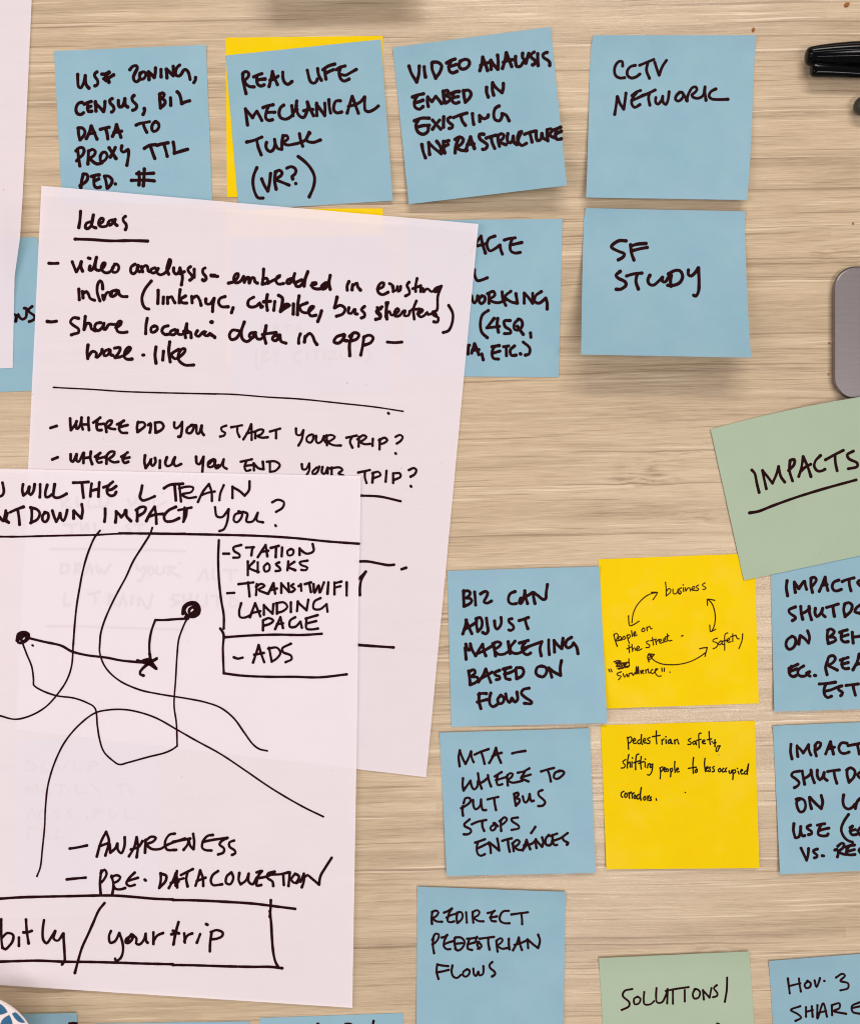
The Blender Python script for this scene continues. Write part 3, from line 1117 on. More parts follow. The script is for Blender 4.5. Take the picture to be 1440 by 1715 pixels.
0 618 200 622 400 632 600 645 725 660 920 685
0 1108 150 1110 400 1118 600 1122 730 1122 822 1132
737 620 735 680 728 745
730 700 740 800 745 900 755 1010 770 1080 790 1120
42 785 20 860 5 950
0 850 45 870
85 870 90 940
85 930 110 885 145 870
205 875 180 940
250 800 260 805
290 870 280 940 278 1005
285 860 330 845 375 865 370 890 330 910 285 915
@ideas 560 900 4.085 4.0
150 165 230 165 300 178 370 190 408 187
460 218 490 208
165 285 185 265 215 235 215 235 185 290 175 340 175 395
150 735 240 742 405 753
@under 0 780 4.645 3.6
480 760 475 840
478 765 530 770 540 800 515 830 478 838
590 760 585 840
590 765 630 765 620 795 590 805 640 838
700 765 670 840
700 765 720 840
680 810 720 805
755 780 770 840 790 800 810 840 860 770
1060 770 1080 815 1120 790
1145 780 1120 850 1090 905 1075 890
1180 790 1150 820 1170 850 1200 820 1180 790
1220 790 1220 840 1265 840 1280 790
1310 780 1310 850
1310 785 1360 790 1320 820 1400 860
510 990 505 1090 545 1080
690 1000 780 980
740 990 745 1060
850 1000 845 1080
850 1005 890 1010 855 1040 900 1080
960 1000 930 1090
960 1000 985 1085
1030 1010 1025 1080
1080 1090 1085 1020 1150 1110 1190 1000
1400 1005 1345 1010 1350 1040 1400 1060 1350 1085
400 650 600 648 800 650 1100 655 1440 665
370 1250 600 1250 900 1260 1440 1275
480 240 490 330
485 245 540 260 490 300 560 330
600 250 610 320 650 260
700 250 690 320 760 320
780 250 785 320 840 300 850 240
1000 260 1020 310 1080 250
1120 260 1100 310 1150 320 1160 270
1200 260 1200 320 1290 280
500 460 600 455
560 460 560 520
630 450 640 510 680 450 690 510
740 450 745 510 800 500
1010 450 980 480 1020 500 990 530
1050 460 1130 455 1090 460 1090 540
@under 200 780 3.4286 3.6
350 560 350 560
490 590 455 660
490 590 510 655
540 590 540 650 580 650
600 600 680 600
640 600 640 665
310 740 300 765 340 790 305 805
370 740 365 810
410 735 410 805
370 775 410 770
450 740 450 800 500 800 500 735
530 750 600 745
565 750 565 810
640 750 640 810 690 790 640 750
@method 0 880 2.3226 3.0
105 915 105 955 145 940 110 915
170 920 165 955 200 955
220 920 240 955 265 920
290 915 290 950 320 948
350 955 350 920 385 925 350 938
105 1040 110 1010 125 1035 140 1005 150 1040
175 1010 170 1040 200 1040
220 1010 260 1010 240 1012 240 1045
300 1010 300 1040 345 1040
360 1010 390 1040
450 1010 500 1005 475 1010 475 1045
510 1020 525 1035 515 1045 500 1030 510 1020
110 1140 125 1100 140 1140
165 1105 150 1140 190 1138
230 1105 210 1115 235 1130 215 1140
280 1105 260 1115 285 1130 265 1140
370 1140 370 1105 400 1115 375 1120
430 1105 430 1140 460 1120
490 1105 490 1140 520 1138
110 1220 110 1180 150 1175
165 1220 165 1180 190 1190 170 1200 200 1220
230 1180 215 1215 255 1215
@biz 730 930 4.8 4.5
222 285 222 340 225 408
220 292 255 285 275 300 262 330 235 345 270 345 288 365 270 390 225 410
310 295 315 345 318 400
358 310 395 290 415 300 405 335 385 375 410 385 445 368
635 292 600 305 582 340 585 375 610 392 645 388
680 345 668 380 680 390 700 360 715 285
712 285 720 335 735 388
690 345 735 325 775 300
780 300 785 345 795 388
785 300 820 325 860 355 880 350 885 300 895 235
245 520 235 575 215 632
240 520 265 580 288 630
228 595 275 570 315 545
325 512 325 560 335 612
322 510 355 500 370 530 365 580 335 612
405 505 412 560 418 610 400 632 375 620
470 528 475 575 490 595 515 570 525 540 522 500
610 510 585 515 590 540 615 560 625 585 600 605 585 600
668 525 700 515 742 500
715 515 725 555 738 590
235 745 238 790 242 835
240 715 252 752 266 766 276 745 276 712
276 712 290 760 318 808
318 808 345 760 375 715
375 715 385 770 400 808
330 790 380 770 440 735
460 710 470 760 478 808
455 712 495 695 522 708 505 735 470 760 500 795 545 795 580 775
580 695 585 740 595 790
635 690 595 745 610 780 650 790 690 775 740 735
670 705 705 695 740 685
715 700 690 740 700 780 735 800 760 785
690 750 740 735 780 720 850 695
850 695 835 750 845 808
905 680 905 740 910 798
948 685 950 730 952 778
950 690 985 730 1010 750 1010 750 1015 710 1020 668
1088 660 1050 685 1040 725 1060 745 1090 730 1105 705 1105 705 1130 740 1140 790
262 930 270 985 275 1040
265 935 305 920 315 945 285 975 330 980 340 1000 315 1025 275 1040
400 915 375 970 340 1018
400 915 420 970 440 1022
370 985 410 965 450 940
510 925 470 945 480 965 510 975 512 995 485 1000
540 915 580 905 600 900
555 910 555 960 560 990 595 998
550 955 590 945 640 920
640 920 645 960 648 992
645 905 690 905 705 935 690 970 650 992
850 890 815 900 802 945 830 975 870 970 890 930 880 900 850 892
830 970 855 980 870 970
905 910 920 945 930 980
905 905 950 940 1000 965 1000 965 998 900 1008 848
348 1110 345 1170 360 1232
340 1120 370 1110 405 1112
332 1180 370 1170 408 1160
440 1108 430 1150 435 1200 460 1218 490 1200
520 1125 495 1160 510 1195 540 1180 545 1145 520 1125
560 1115 570 1160 590 1185 610 1150 610 1150 635 1180 655 1160 650 1100
748 1068 700 1080 685 1110 720 1145 770 1180 765 1192 710 1190
@cycle 990 920 4.8 1.4
595 265 600 320 600 375
600 375 630 350 638 325 620 315 605 335
655 320 655 350 670 360 690 345 695 315 700 350 712 355
722 310 705 318 712 335 722 345 712 360 700 355
738 310 740 340
735 285 737 287
755 310 757 340 775 310 790 312 795 335
805 325 830 310 825 298 808 308 808 328 830 330
860 288 842 298 850 312 862 320 852 332 838 330
912 270 890 285 902 298 920 308 912 322 895 322
530 348 500 352 450 370 400 410 360 460 335 520 325 590
480 345 530 348 515 375 495 405
298 535 300 580 308 615 340 605 382 578
990 410 950 402 930 402 930 402 932 450
940 405 970 440 990 500 995 560 985 620 965 660
950 610 952 640 955 662 975 655 998 642
1010 715 980 725 975 740 1005 750 1015 770 1000 790 978 798
1040 735 1020 755 1030 770 1050 745 1048 735 1052 765 1060 765
1095 672 1075 680 1070 740 1070 810
1050 740 1085 730
1088 740 1110 725 1105 712 1090 730 1098 748 1120 742
1135 680 1135 740
1115 705 1160 690
1160 690 1170 715 1185 720
1215 680 1210 730 1185 798
505 845 460 840 460 840 450 865 462 905
460 850 475 845 485 860 460 870 465 890 500 850
462 842 500 890 560 920 640 928 720 922 800 900 860 870 915 832
870 800 900 792 930 790 930 790 920 830 912 860
180 685 190 730 208 780
178 690 200 675 215 690 205 720 195 735 215 735 238 722 235 702 220 705 220 730 245 728
260 700 248 715 262 725 275 710 262 700
285 690 295 730 305 755
285 695 305 685 310 705 292 720
322 655 328 700
340 690 355 672 350 660 338 680 345 698 365 688
415 635 402 655 420 662 430 642 415 632
445 625 448 655
446 635 468 618 478 640 486 638
300 770 305 830
285 800 320 785
325 765 330 820
330 810 345 790 355 812
365 805 385 790 378 778 362 795 368 815 405 800
460 735 440 745 450 760 468 770 462 788 438 790
490 710 498 770
475 735 520 722
515 735 522 765
520 745 540 725
545 745 562 732 555 720 545 735 550 755 575 748
580 735 598 722 590 712 578 728 585 745 605 738
610 680 615 735 645 732
595 705 622 695
724 697 735 694
180 905 210 895 240 900 190 915 230 920 300 905
210 925 200 940 240 940 270 915 260 945 300 945 300 880
200 915 300 912
210 960 290 940 240 955 215 965 305 935
205 945 240 925 250 960 280 920
138 965 148 985
155 962 165 985
240 985 205 1000 215 1015 240 1020 218 1048
255 1000 265 1030 285 1000 290 1025
300 1020 302 1000 325 995
325 995 335 1015 350 990 355 1005 360 940 365 1005 375 940 380 1000
395 975 398 1000
405 990 420 975 410 970 405 990 420 1000
435 970 438 995
437 978 455 960 460 995 475 990
490 965 475 985 490 1000 510 985
510 980 535 960 515 962 512 990 535 1020 560 1018
565 955 568 980
585 955 585 980
630 986 632 988
@mta 720 1190 4.8 3.6
240 320 230 370 238 448
240 325 260 380 285 430 285 430 310 380 330 328 330 328 335 380 350 415
358 355 400 335 470 310
410 330 425 375 438 428
530 300 505 370 475 422
530 300 545 360 570 420
500 370 540 350 575 340
660 345 700 335 765 325
265 545 262 600 270 642 270 642 300 600 325 565 325 565 335 610 355 635 380 610 385 570
385 505 395 570 415 628
385 590 430 570 465 540
465 520 475 570 490 610
520 530 550 510 575 495
545 515 535 560 545 600 580 592
530 560 570 548 610 535
620 520 620 560 625 602
610 540 640 505 665 510 650 540 625 560 660 580 700 575 740 565
705 500 750 490 798 465
765 485 745 520 730 545 765 560 790 570
740 535 808 515
892 490 940 475 995 462
945 480 960 520 970 570
1045 485 1005 500 995 540 1020 550 1060 525 1078 500 1060 485 1035 485
265 770 260 800 265 845
270 745 285 705 320 705 325 730 295 760 250 785
345 720 350 770 365 795 400 770 410 715 410 715 415 770 425 800 450 800
462 715 500 705 548 695
515 705 520 750 530 800
675 670 680 715 690 765
675 672 705 660 710 680 685 705 715 710 720 730 690 765
745 690 755 730 770 740 795 705 800 672 800 672 805 710 815 730 832 725
902 640 870 655 875 685 910 715 925 740 905 765 870 768
318 875 275 915 280 930 325 955 330 975 305 995 272 995
335 915 380 895 450 880
420 895 420 930 435 968
510 920 485 940 495 965 520 955 530 920 510 905
520 905 545 930
570 880 568 930 572 968
560 890 600 858 618 875 590 910 570 920
705 860 655 870 660 890 710 925 715 945 655 960
845 935 830 960 812 985
362 1062 400 1050 440 1035
385 1055 375 1110 385 1155 410 1168 440 1155
380 1110 430 1085 470 1065
470 1065 485 1100 488 1145
475 1060 520 1095 555 1125 555 1125 550 1080 540 1030
580 1048 620 1035 655 1028
625 1040 630 1090 640 1135
665 1070 672 1130
660 1070 700 1040 720 1055 700 1085 680 1095 710 1120 745 1118 775 1080
775 1040 745 1125
775 1040 790 1080 805 1115
755 1085 820 1070 850 1040
850 1035 850 1075 855 1105
850 1040 880 1075 900 1095 900 1095 910 1060 900 1020
955 1000 930 1030 930 1075 960 1085 980 1065
965 1010 1020 990
985 1000 985 1050 1000 1082 1020 1080
980 1050 1050 1025 1105 985
1105 985 1065 1020 1075 1045 1110 1065 1100 1078
@safety 990 1190 4.8 1.6
290 215 295 260 298 310
290 225 315 210 325 230 315 255 298 262
335 250 355 235 345 222 335 240 340 265 360 262
385 235 370 250 378 268 395 260 402 195 402 195 398 250 408 272
415 250 435 238 428 222 415 240 425 262 440 258
470 218 450 225 455 238 470 248 465 265 448 265
522 165 520 220 525 268
490 210 550 200
565 235 568 272
568 245 582 228
598 235 600 265
597 210 599 212
635 232 615 245 620 265 635 255 638 235 642 265 650 265
668 238 670 268
670 245 690 230 695 255 702 268
798 225 778 235 782 245 800 255 795 272 775 272
830 245 812 258 820 272 835 262 838 245 842 275
880 182 865 185 862 235 865 298
845 240 880 232
890 255 912 245 905 235 892 245 895 265 915 265
945 170 948 230 955 272
930 235 965 228
968 250 970 252
992 235 992 290
980 262 1000 258
1035 285 1015 285 1000 325 1010 330 1030 290
275 395 252 410 258 425 272 440 262 460 240 462
300 355 290 410 288 462
290 430 308 412 312 455
325 412 325 455
328 380 330 383
380 350 365 355 355 420 355 475
340 420 385 405
400 370 395 420 400 470
380 425 420 410
430 415 432 455
432 390 434 392
455 430 450 460
455 435 470 425 472 455
492 430 475 440 475 460 490 450 492 430 485 490 465 520 450 515
550 460 555 500 552 548
552 465 570 450 575 470 560 490
580 480 595 465 588 455 580 475 590 492
605 470 598 485 612 492 618 475 608 468
632 470 638 500 635 532
632 475 648 462 652 480 640 495
670 410 668 455 672 498
685 480 700 470 692 460 682 475 690 495 705 490
820 378 815 430 818 505
778 465 842 455
845 470 832 490 838 500 850 490 848 472
912 385 908 430 915 490
920 470 938 460 930 450 920 465 925 488 940 482
955 455 945 462 955 475 952 490 942 490
985 450 972 460 985 475 985 490 970 492
1030 465 1018 480 1028 495 1040 480 1032 465
1062 465 1048 480 1055 495 1068 490
1085 462 1075 478 1082 492
1105 485 1110 505 1122 500 1128 480
1132 480 1138 520 1135 555
1135 485 1152 475 1158 495 1142 505
1178 490 1185 510
1172 465 1174 467
1200 490 1215 480 1208 472 1198 485 1205 510 1218 508
1245 485 1228 495 1232 512 1248 505 1262 430 1262 430 1250 480 1252 512
260 650 242 660 238 685 250 698
275 665 265 685 275 700 288 685 282 665 272 665
300 660 305 705
305 670 318 655
325 665 328 705
328 675 342 660
350 680 340 695 348 710 358 695 350 678
380 675 365 690 368 712 385 705 400 620 400 620 392 680 398 720
430 690 418 705 425 722 438 708 430 690
452 690 452 722
454 700 465 685
480 695 468 705 482 715 475 725 465 722
520 710 522 722
753 658 755 659
@impacts 1180 660 5.358 4.2
420 682 445 710 465 800 485 882
515 685 530 760 550 850
518 690 560 740 605 800 605 800 640 720 660 650 660 650 680 740 715 790
762 600 758 690 785 780
765 595 800 585 800 630 750 685
880 560 865 660 840 740
880 560 920 650 950 740
860 690 900 655 948 630
1035 552 990 600 980 650 1010 690 1045 690 1075 675
1080 590 1160 545 1240 505
1165 545 1170 620 1185 688
1330 512 1275 545 1290 580 1365 620 1365 650 1285 670
400 1066 480 1052 600 1005 750 950 900 900 1100 840 1355 770
@behavior 1270 930 6.124 4.5
290 262 282 330 295 415
365 275 365 320 375 380
365 280 410 340 410 340 470 262 475 300 490 350
535 240 535 310 550 380
535 235 570 225 590 250 570 290 540 320
680 225 650 300 620 370
680 225 690 290 708 360
645 310 700 300
820 255 770 275 752 320 770 360 805 365 845 350
855 270 900 250 975 232
925 255 930 310 945 365
1030 260 1010 280 1041 310
375 530 310 560 315 590 375 635 375 650 345 670
430 525 435 590 450 655
435 600 480 580 520 545
515 525 520 590 540 660
580 545 575 590 595 630 630 600 655 545 655 545 650 600 680 630
695 535 750 520 815 500
760 520 765 570 775 625
880 500 870 560 885 625
880 500 920 485 955 510 945 570 885 628
1040 510 1000 540 985 580 1041 595
340 830 290 870 280 930 310 965 355 945 380 890 370 845 340 830
425 825 415 870 410 910
425 825 465 850 510 900 510 900 520 840 500 775
710 770 700 830 712 900
705 770 740 755 775 785 740 825 715 840 770 840 790 870 760 890 712 905
830 790 870 775 905 765
860 775 845 820 850 870 880 890 915 885
850 835 915 815
958 790 962 850 968 900
965 840 1041 830
310 1160 350 1140 400 1118
335 1140 310 1180 320 1225 350 1245 380 1235
320 1190 390 1165
460 1135 410 1170 400 1215 430 1240 480 1235 520 1195 520 1195 485 1210 525 1240
572 1232 582 1234
700 1095 685 1150 700 1225
700 1100 720 1040 765 1030 785 1060 755 1105 710 1130 750 1150 805 1178
835 1075 880 1060 915 1048
865 1060 850 1110 860 1150 890 1165 920 1160
850 1120 915 1100
1030 1015 1010 1090 965 1175
1000 1120 1041 1110
620 1320 700 1315 785 1302
690 1315 670 1370 675 1430 705 1460 745 1445
675 1395 740 1380 800 1355 850 1340
830 1345 815 1375 860 1410 840 1440
895 1335 1020 1320
965 1330 975 1380 990 1435
@landuse 1270 1200 6.124 4.3
330 285 325 360 340 435
392 300 392 350 400 410
392 305 430 340 455 375 455 375 485 330 510 290 510 290 515 350 535 395
580 300 575 350 590 405
575 300 600 265 635 275 620 320 580 345
735 260 710 320 685 385
735 260 750 320 765 385
705 335 775 315
905 275 850 270 820 320 840 370 880 380 925 365
915 300 1041 275
1010 285 1030 385
420 560 350 575 335 605 380 640 415 680 400 710 365 730
445 560 455 620 470 695
460 640 510 610 540 575
535 550 545 610 570 680
600 550 600 610 625 650 655 620 670 575 670 575 670 630 700 655
705 565 760 555 825 548
770 560 780 620 800 685
905 545 905 600 925 672
900 550 940 525 985 560 975 620 925 675
1040 570 1010 600 1041 630
420 850 390 870 395 930 425 980 460 970 480 920 465 860 420 840 385 850
520 830 525 890 540 945
525 830 580 890 640 945 640 945 655 880 640 810
870 805 862 870 880 930 920 950 960 930 985 900
1041 840 1010 870 990 945
360 1100 355 1170 370 1235 370 1245 410 1235 425 1190 430 1130 430 1130 430 1190 450 1225 470 1222
530 1115 495 1130 500 1150 540 1180 540 1205 510 1212
600 1115 640 1105 675 1100
640 1110 615 1160 610 1210 650 1225 700 1220 710 1205
615 1170 670 1155 718 1145
920 1005 870 1080 845 1160 870 1230 910 1270 960 1290
935 1140 960 1125
960 1125 935 1180 960 1215 1000 1210
935 1175 990 1160
1041 1140 1015 1180 1041 1215
432 1350 460 1410 490 1475 490 1475 505 1420 510 1355
600 1360 560 1375 565 1395 600 1425 590 1445 570 1450
650 1428 665 1430
780 1370 800 1360 815 1400 805 1440
810 1330 850 1300 875 1310 860 1350 820 1385 860 1410 900 1415
890 1340 930 1325 980 1318
925 1330 900 1370 900 1410 940 1420 985 1415
905 1385 980 1365
1041 1355 1025 1370 1041 1395
@redirect 680 1465 4.8 3.4
210 300 205 350 208 395
208 300 240 288 260 305 240 335 215 350 245 375 290 378
305 305 340 290 368 272
368 272 345 310 335 350 335 375 360 382 385 375
325 345 360 325 400 315
410 315 405 355 412 388
410 305 440 300 455 325 445 360 412 388
482 302 485 345 488 385
535 300 535 345 540 385
535 300 570 285 590 300 575 330 545 345 580 372 622 375
655 308 690 300 712 290
700 298 680 335 685 370 720 375
675 345 730 335
825 290 780 295 755 330 755 370 790 390 830 390
845 320 900 312 978 302
925 312 930 350 932 398
218 510 215 570 225 632
210 525 235 475 262 480 260 510 235 545 212 560
285 505 310 500 330 485
325 490 305 540 305 580 330 600 355 598
305 560 340 545 375 535
390 510 390 560 400 600
395 505 440 505 470 540 450 590 415 610 395 595
400 555 450 550
490 515 530 512 570 505
510 515 495 560 495 595 530 605
495 560 550 545
570 500 560 530 600 560 605 580 575 595
585 540 570 560 590 595
590 515 640 508 705 500
660 508 660 550 670 602
725 535 728 575 735 618
725 530 760 510 775 525 760 550 735 570 770 595 810 590
825 515 825 560 830 600
905 505 885 560 858 608
905 505 915 560 930 605
870 565 920 550 975 525
975 520 978 560 980 590
975 520 1020 560 1060 590 1060 590 1075 530 1060 482
250 720 245 780 260 838
250 722 290 730 338 735
245 785 290 778 342 765
372 730 365 780 380 820 410 830 440 805
490 760 460 780 458 810 480 820 505 800 510 770 490 760
540 755 545 800 560 815 580 780 580 780 590 810 615 800 622 770 620 735
692 702 670 725 675 750 710 780 715 800 690 818
@solutions 980 1575 3.13 3.0
245 255 205 265 195 290 230 325 228 345 190 365
275 295 255 305 258 335 280 330 288 305 272 295
308 270 305 310 310 335 340 335 360 318
372 250 370 290 375 325 400 325 420 290 430 255
420 265 470 255 540 245
430 265 428 330
458 265 458 332
520 260 520 320
575 255 562 280 570 305 592 300 600 270 582 255 570 258
615 260 620 310
618 265 650 300 650 300 660 250
688 235 672 250 690 275 690 290 668 298
742 195 740 260 730 322
690 436 700 440
@share 980 1575 3.13 3.2
1060 200 1065 240 1070 278
1065 240 1125 225
1118 200 1122 235 1128 268
1165 215 1148 230 1155 250 1175 245 1180 225 1162 212
1200 210 1210 245 1225 210 1228 198
1250 212 1252 213
1312 195 1345 175 1360 185 1335 212 1375 225 1375 250 1335 262
1125 345 1075 365 1110 385 1130 405 1100 422
1155 350 1155 400
1155 375 1190 365
1185 345 1190 400
1215 340 1215 410 1245 330 1265 400
1220 380 1260 370
1290 340 1292 392
1290 340 1330 330 1330 355 1300 370 1365 385
1435 325 1395 345 1400 375 1440 385
1395 355 1440 345
@ns 0 360 5.364 4.2
110 890 145 900 145 950
145 955 165 890 180 920 205 938 235 920 242 870 240 840 222 838
292 822 260 850 265 870 310 905 315 930 290 950 265 958
@lowleft 0 1600 4.114 3.4
480 470 510 466 530 470
@lowmid 400 1640 4.114 3.4
735 309 760 306 775 312
928 288 922 320
540 309 548 306
@cover 350 330 4.8 3.4
385 1225 375 1300 390 1380 410 1380
430 1240 430 1330
430 1240 480 1240 440 1280 490 1300 430 1330
520 1235 530 1280 560 1240 535 1330
740 1235 690 1260 690 1320 740 1320
790 1240 790 1300
830 1230 900 1230
865 1230 865 1310
930 1240 930 1310
960 1240 1020 1245 960 1300 1030 1300
1060 1240 1060 1300 1100 1300
1140 1300 1140 1240 1180 1300 1180 1240
1230 1240 1200 1260 1235 1280 1200 1300
1270 1220 1300 1270 1260 1330
420 1030 425 1080 470 1050 420 1030
520 1080 540 1025 570 1080
600 1030 660 1030
630 1030 630 1080
700 1080 720 1025 745 1080
""")

# ---------------------------------------------------------------- the table top
v = [(-0.8, -0.45), (0.8, -0.45), (0.8, 0.45), (-0.8, 0.45)]
bm = bmesh.new()
bmesh.ops.create_cube(bm, size=1)
for q in bm.verts: q.co = Vector((q.co.x*1.8, q.co.y*1.5, q.co.z*0.03-0.015))
bmesh.ops.bevel(bm, geom=bm.edges[:], offset=0.002, segments=2, affect='EDGES')
me = bpy.data.meshes.new('table_top'); bm.to_mesh(me); bm.free()
me.materials.append(M['wood'])
tab = bpy.data.objects.new('table_top', me); sc.collection.objects.link(tab)
tab['kind'] = 'structure'

# ---------------------------------------------------------------- sticky notes
GB = 'blue sticky notes on the table'
GY = 'yellow sticky notes on the table'
GG = 'green sticky notes on the table'
def blue(label, *c, **k): return sheet('sticky_note', label, 'sticky note', M['blue'], *c, group=GB, **k)
def yellow(label, *c, **k): return sheet('sticky_note', label, 'sticky note', M['yellow'], *c, group=GY, **k)
def green(label, *c, **k): return sheet('sticky_note', label, 'sticky note', M['green'], *c, group=GG, **k)
def curl(a, p=2.2, s=0.0, start=0.22):
    """bottom of the note stands up by a millimetres, s tilts it to the right"""
    return lambda u, v: a*(1+s*(u-0.5))*max(0, (v-start)/(1-start))**p

blue('blue note reading USE ZONING, CENSUS, BIZ DATA at the upper left',
     (91, 85.5), (345, 75), (356, 342), (104.5, 345), text='zoning', tip=0.9, seed=1)
yellow('yellow note peeking out behind the blue REAL LIFE MECHANICAL TURK note',
     (378, 63), (641, 60), (642, 328), (380.5, 330), seed=2, z0=0.15, wave=0)
blue('blue note reading REAL LIFE MECHANICAL TURK (VR?) lying on a yellow note',
     (378, 93), (637.5, 66), (658, 336), (400, 352), text='turk', seed=3, z0=0.5, lift=lambda u, v: 1.6*max(0, u-0.45)**2*v*3)
blue('blue tilted note reading VIDEO ANALYSIS EMBED IN EXISTING INFRASTRUCTURE',
     (657.5, 79.5), (921.7, 45), (949, 310.5), (684.5, 342), text='video', wave=0.5, tip=1.1, seed=4, lift=curl(8.0, 2.0, 1.0))
blue('blue note reading CCTV NETWORK in the upper right',
     (993.5, 59), (1266, 59), (1250.7, 335), (981, 330.7), text='cctv', wave=0.5, tip=1.5, seed=5, lift=curl(5.5, 1.8),
     left=[(993.5, 59), (989, 80), (987, 125), (985.5, 195), (983.5, 265), (981, 330.7)],
     right=[(1266, 59), (1263, 95), (1260.5, 150), (1259, 200), (1255.5, 270), (1250.7, 335)])
blue('blue note reading SF STUDY with its lower edge curling up off the table',
     (980.4, 348.4), (1247, 354), (1257, 599), (972.7, 593.8), text='sf', wave=0.5, tip=1.3, seed=6, lift=curl(21, 1.7, 0.0, 0.12),
     left=[(980.4, 348.4), (977, 370), (975.5, 430), (974, 500), (972.7, 593.8)],
     right=[(1247, 354), (1247, 400), (1249, 455), (1252.5, 530), (1257, 599)])
blue('blue note half hidden by the Ideas sheet, showing AGE and WORKING',
     (678, 369), (941.5, 366.5), (935.4, 631.5), (674, 630), text='hidden', tip=1, seed=7)
yellow('yellow note almost covered by the Ideas sheet, only a thin strip showing',
     (379, 350), (641, 349), (643, 612), (381, 612), seed=8, z0=0.15, wave=0)
blue('blue note hidden under the Ideas sheet, its writing showing faintly through the paper',
     (384, 398), (649, 394), (653, 658), (388, 661), text='cover', seed=25, z0=0.35, wave=0)
blue('blue note under the left papers with only the letters NS showing',
     (-200, 405), (62, 396.5), (66, 654), (-204, 664), text='ns', seed=9, wave=0.1,
     right=[(61.5, 397, 0), (66, 408, 0.05), (68, 654, 1)])
blue('blue note under the lower drawing sheet, showing faintly through the paper',
     (28, 1238), (262, 1236), (266, 1492), (30, 1494), text='method', seed=10, wave=0)
yellow('yellow note with a circle of arrows between business, safety and people on the street',
     (1002, 936.7), (1263, 926.5), (1270, 1178), (1012, 1187), text='cycle', ink='pen', seed=11, wave=0.1)
blue('blue note reading BIZ CAN ADJUST MARKETING BASED ON FLOWS',
     (749, 956), (1003.5, 948.6), (1016.5, 1211), (755.4, 1217.5), text='biz', tip=1, seed=12, z0=0.45,
     lift=lambda u, v: 5.0*max(0, u-0.2)*max(0, v-0.25)**1.6)
blue('blue note reading MTA - WHERE TO PUT BUS STOPS, ENTRANCES',
     (735.6, 1227), (987.2, 1219.6), (997, 1462), (748, 1467), text='mta', wave=0.5, tip=1.2, seed=13, z0=0.3, lift=curl(2.2, 2, -0.5))
yellow('yellow note reading pedestrian safety, shifting people to less occupied corridors',
     (1005.6, 1214.6), (1263.3, 1207), (1271, 1454), (1015, 1456), text='safety', wave=0.5, ink='finepen', seed=14, lift=curl(1.5))
blue('blue note cut by the right photo edge, partly under the green IMPACTS note',
     (1289, 930), (1548, 926), (1556, 1184), (1296, 1192), text='behavior', seed=15, lift=curl(1.6))
blue('blue note cut by the right photo edge, IMPACT SHUTDO... ON LA... USE',
     (1293.7, 1215.5), (1551, 1205), (1566, 1453), (1305.6, 1464.3), text='landuse', wave=0.5, tip=1, seed=16, lift=curl(2.0))
blue('blue note reading REDIRECT PEDESTRIAN FLOWS near the bottom centre',
     (699, 1484.8), (947.3, 1493.8), (942, 1752), (697, 1745), text='redirect', wave=0.5, tip=1.2, seed=17, lift=curl(1.5))
green('pale green note reading SOLUTIONS/ at the bottom edge of the photo',
     (1002.4, 1604.7), (1253.8, 1593.5), (1273, 1858), (1018, 1866), text='solutions', wave=0.5, tip=1.3, seed=18)
blue('blue note reading HOV. 3 SHARE at the bottom right corner',
     (1286.7, 1609.5), (1548, 1589), (1565, 1852), (1304, 1866), text='share', wave=0.5, tip=0.8, seed=19)
blue('blue note strip at the lower left beside the petal patterned dish',
     (-125, 1702), (129, 1696.5), (143, 1950), (-118, 1960), text='lowleft', tip=1.2, seed=20)
blue('blue note barely showing at the bottom edge, left of centre below the drawing sheet',
     (160, 1714.5), (418, 1710.5), (421, 1970), (164, 1972), seed=21)
blue('blue note strip at the bottom edge, left of the REDIRECT note',
     (435, 1705), (674.7, 1696.5), (687, 1958), (447, 1966), text='lowmid', seed=22)
blue('blue note just above the photo edge whose curled end shades the table',
     (438, -310), (700, -312), (706, -58), (432, -54), seed=23, lift=curl(24, 1.6, 0, 0.12))
green('pale green tilted note reading IMPACTS, underlined, at the right edge',
     (1189.3, 719), (1448, 663.5), (1503, 917), (1245, 972), text='impacts', seed=24, z0=0.9, bowt=-4,
     lift=lambda u, v: 7.2*max(0, (u-0.3)/0.7)**1.6*max(0, 1-v*1.5)**1.3 if u > 0.3 and v < 0.66 else 0, n=36)

# ---------------------------------------------------------------- white sheets
GS = 'white printer paper sheets'
def left_lift(u, v):
    # crease near the right edge: the paper stands off the note between two folds
    a = max(0, (u-0.90)/0.10)
    return 7.5*a*math.exp(-((v-0.70)/0.09)**2) + 0.5*a
sheet('paper_sheet', 'blank white paper sheet cut by the upper left photo edge', 'paper sheet', M['white'],
      (-560, -150), (60, -150), (22, 616), (-560, 640), z0=0.55, lift=left_lift, group=GS, n=60, wave=0, seed=30,
      right=[(60, -150, 0), (53.7, 0, 0.196), (46.6, 160, 0.405), (39, 320, 0.614), (34, 400, 0.718), (26.5, 452, 0.786),
             (25, 464, 0.80), (22, 616, 1)])
sheet('paper_sheet', 'white sheet headed Ideas with a handwritten list about video analysis and trip questions', 'paper sheet', M['white'],
      (70, 311), (801, 375), (713.5, 1301.5), (27, 1222), z0=0.95, tip=2.2, group=GS, n=60, wave=0.5, seed=31,
      lift=lambda u, v: 1.6*max(0, 1-v*5)**2 + 0.6*max(0, u-0.8)*5*max(0, v-0.6),
      parts=[('handwriting', ['ideas', 'under'], 'marker')])
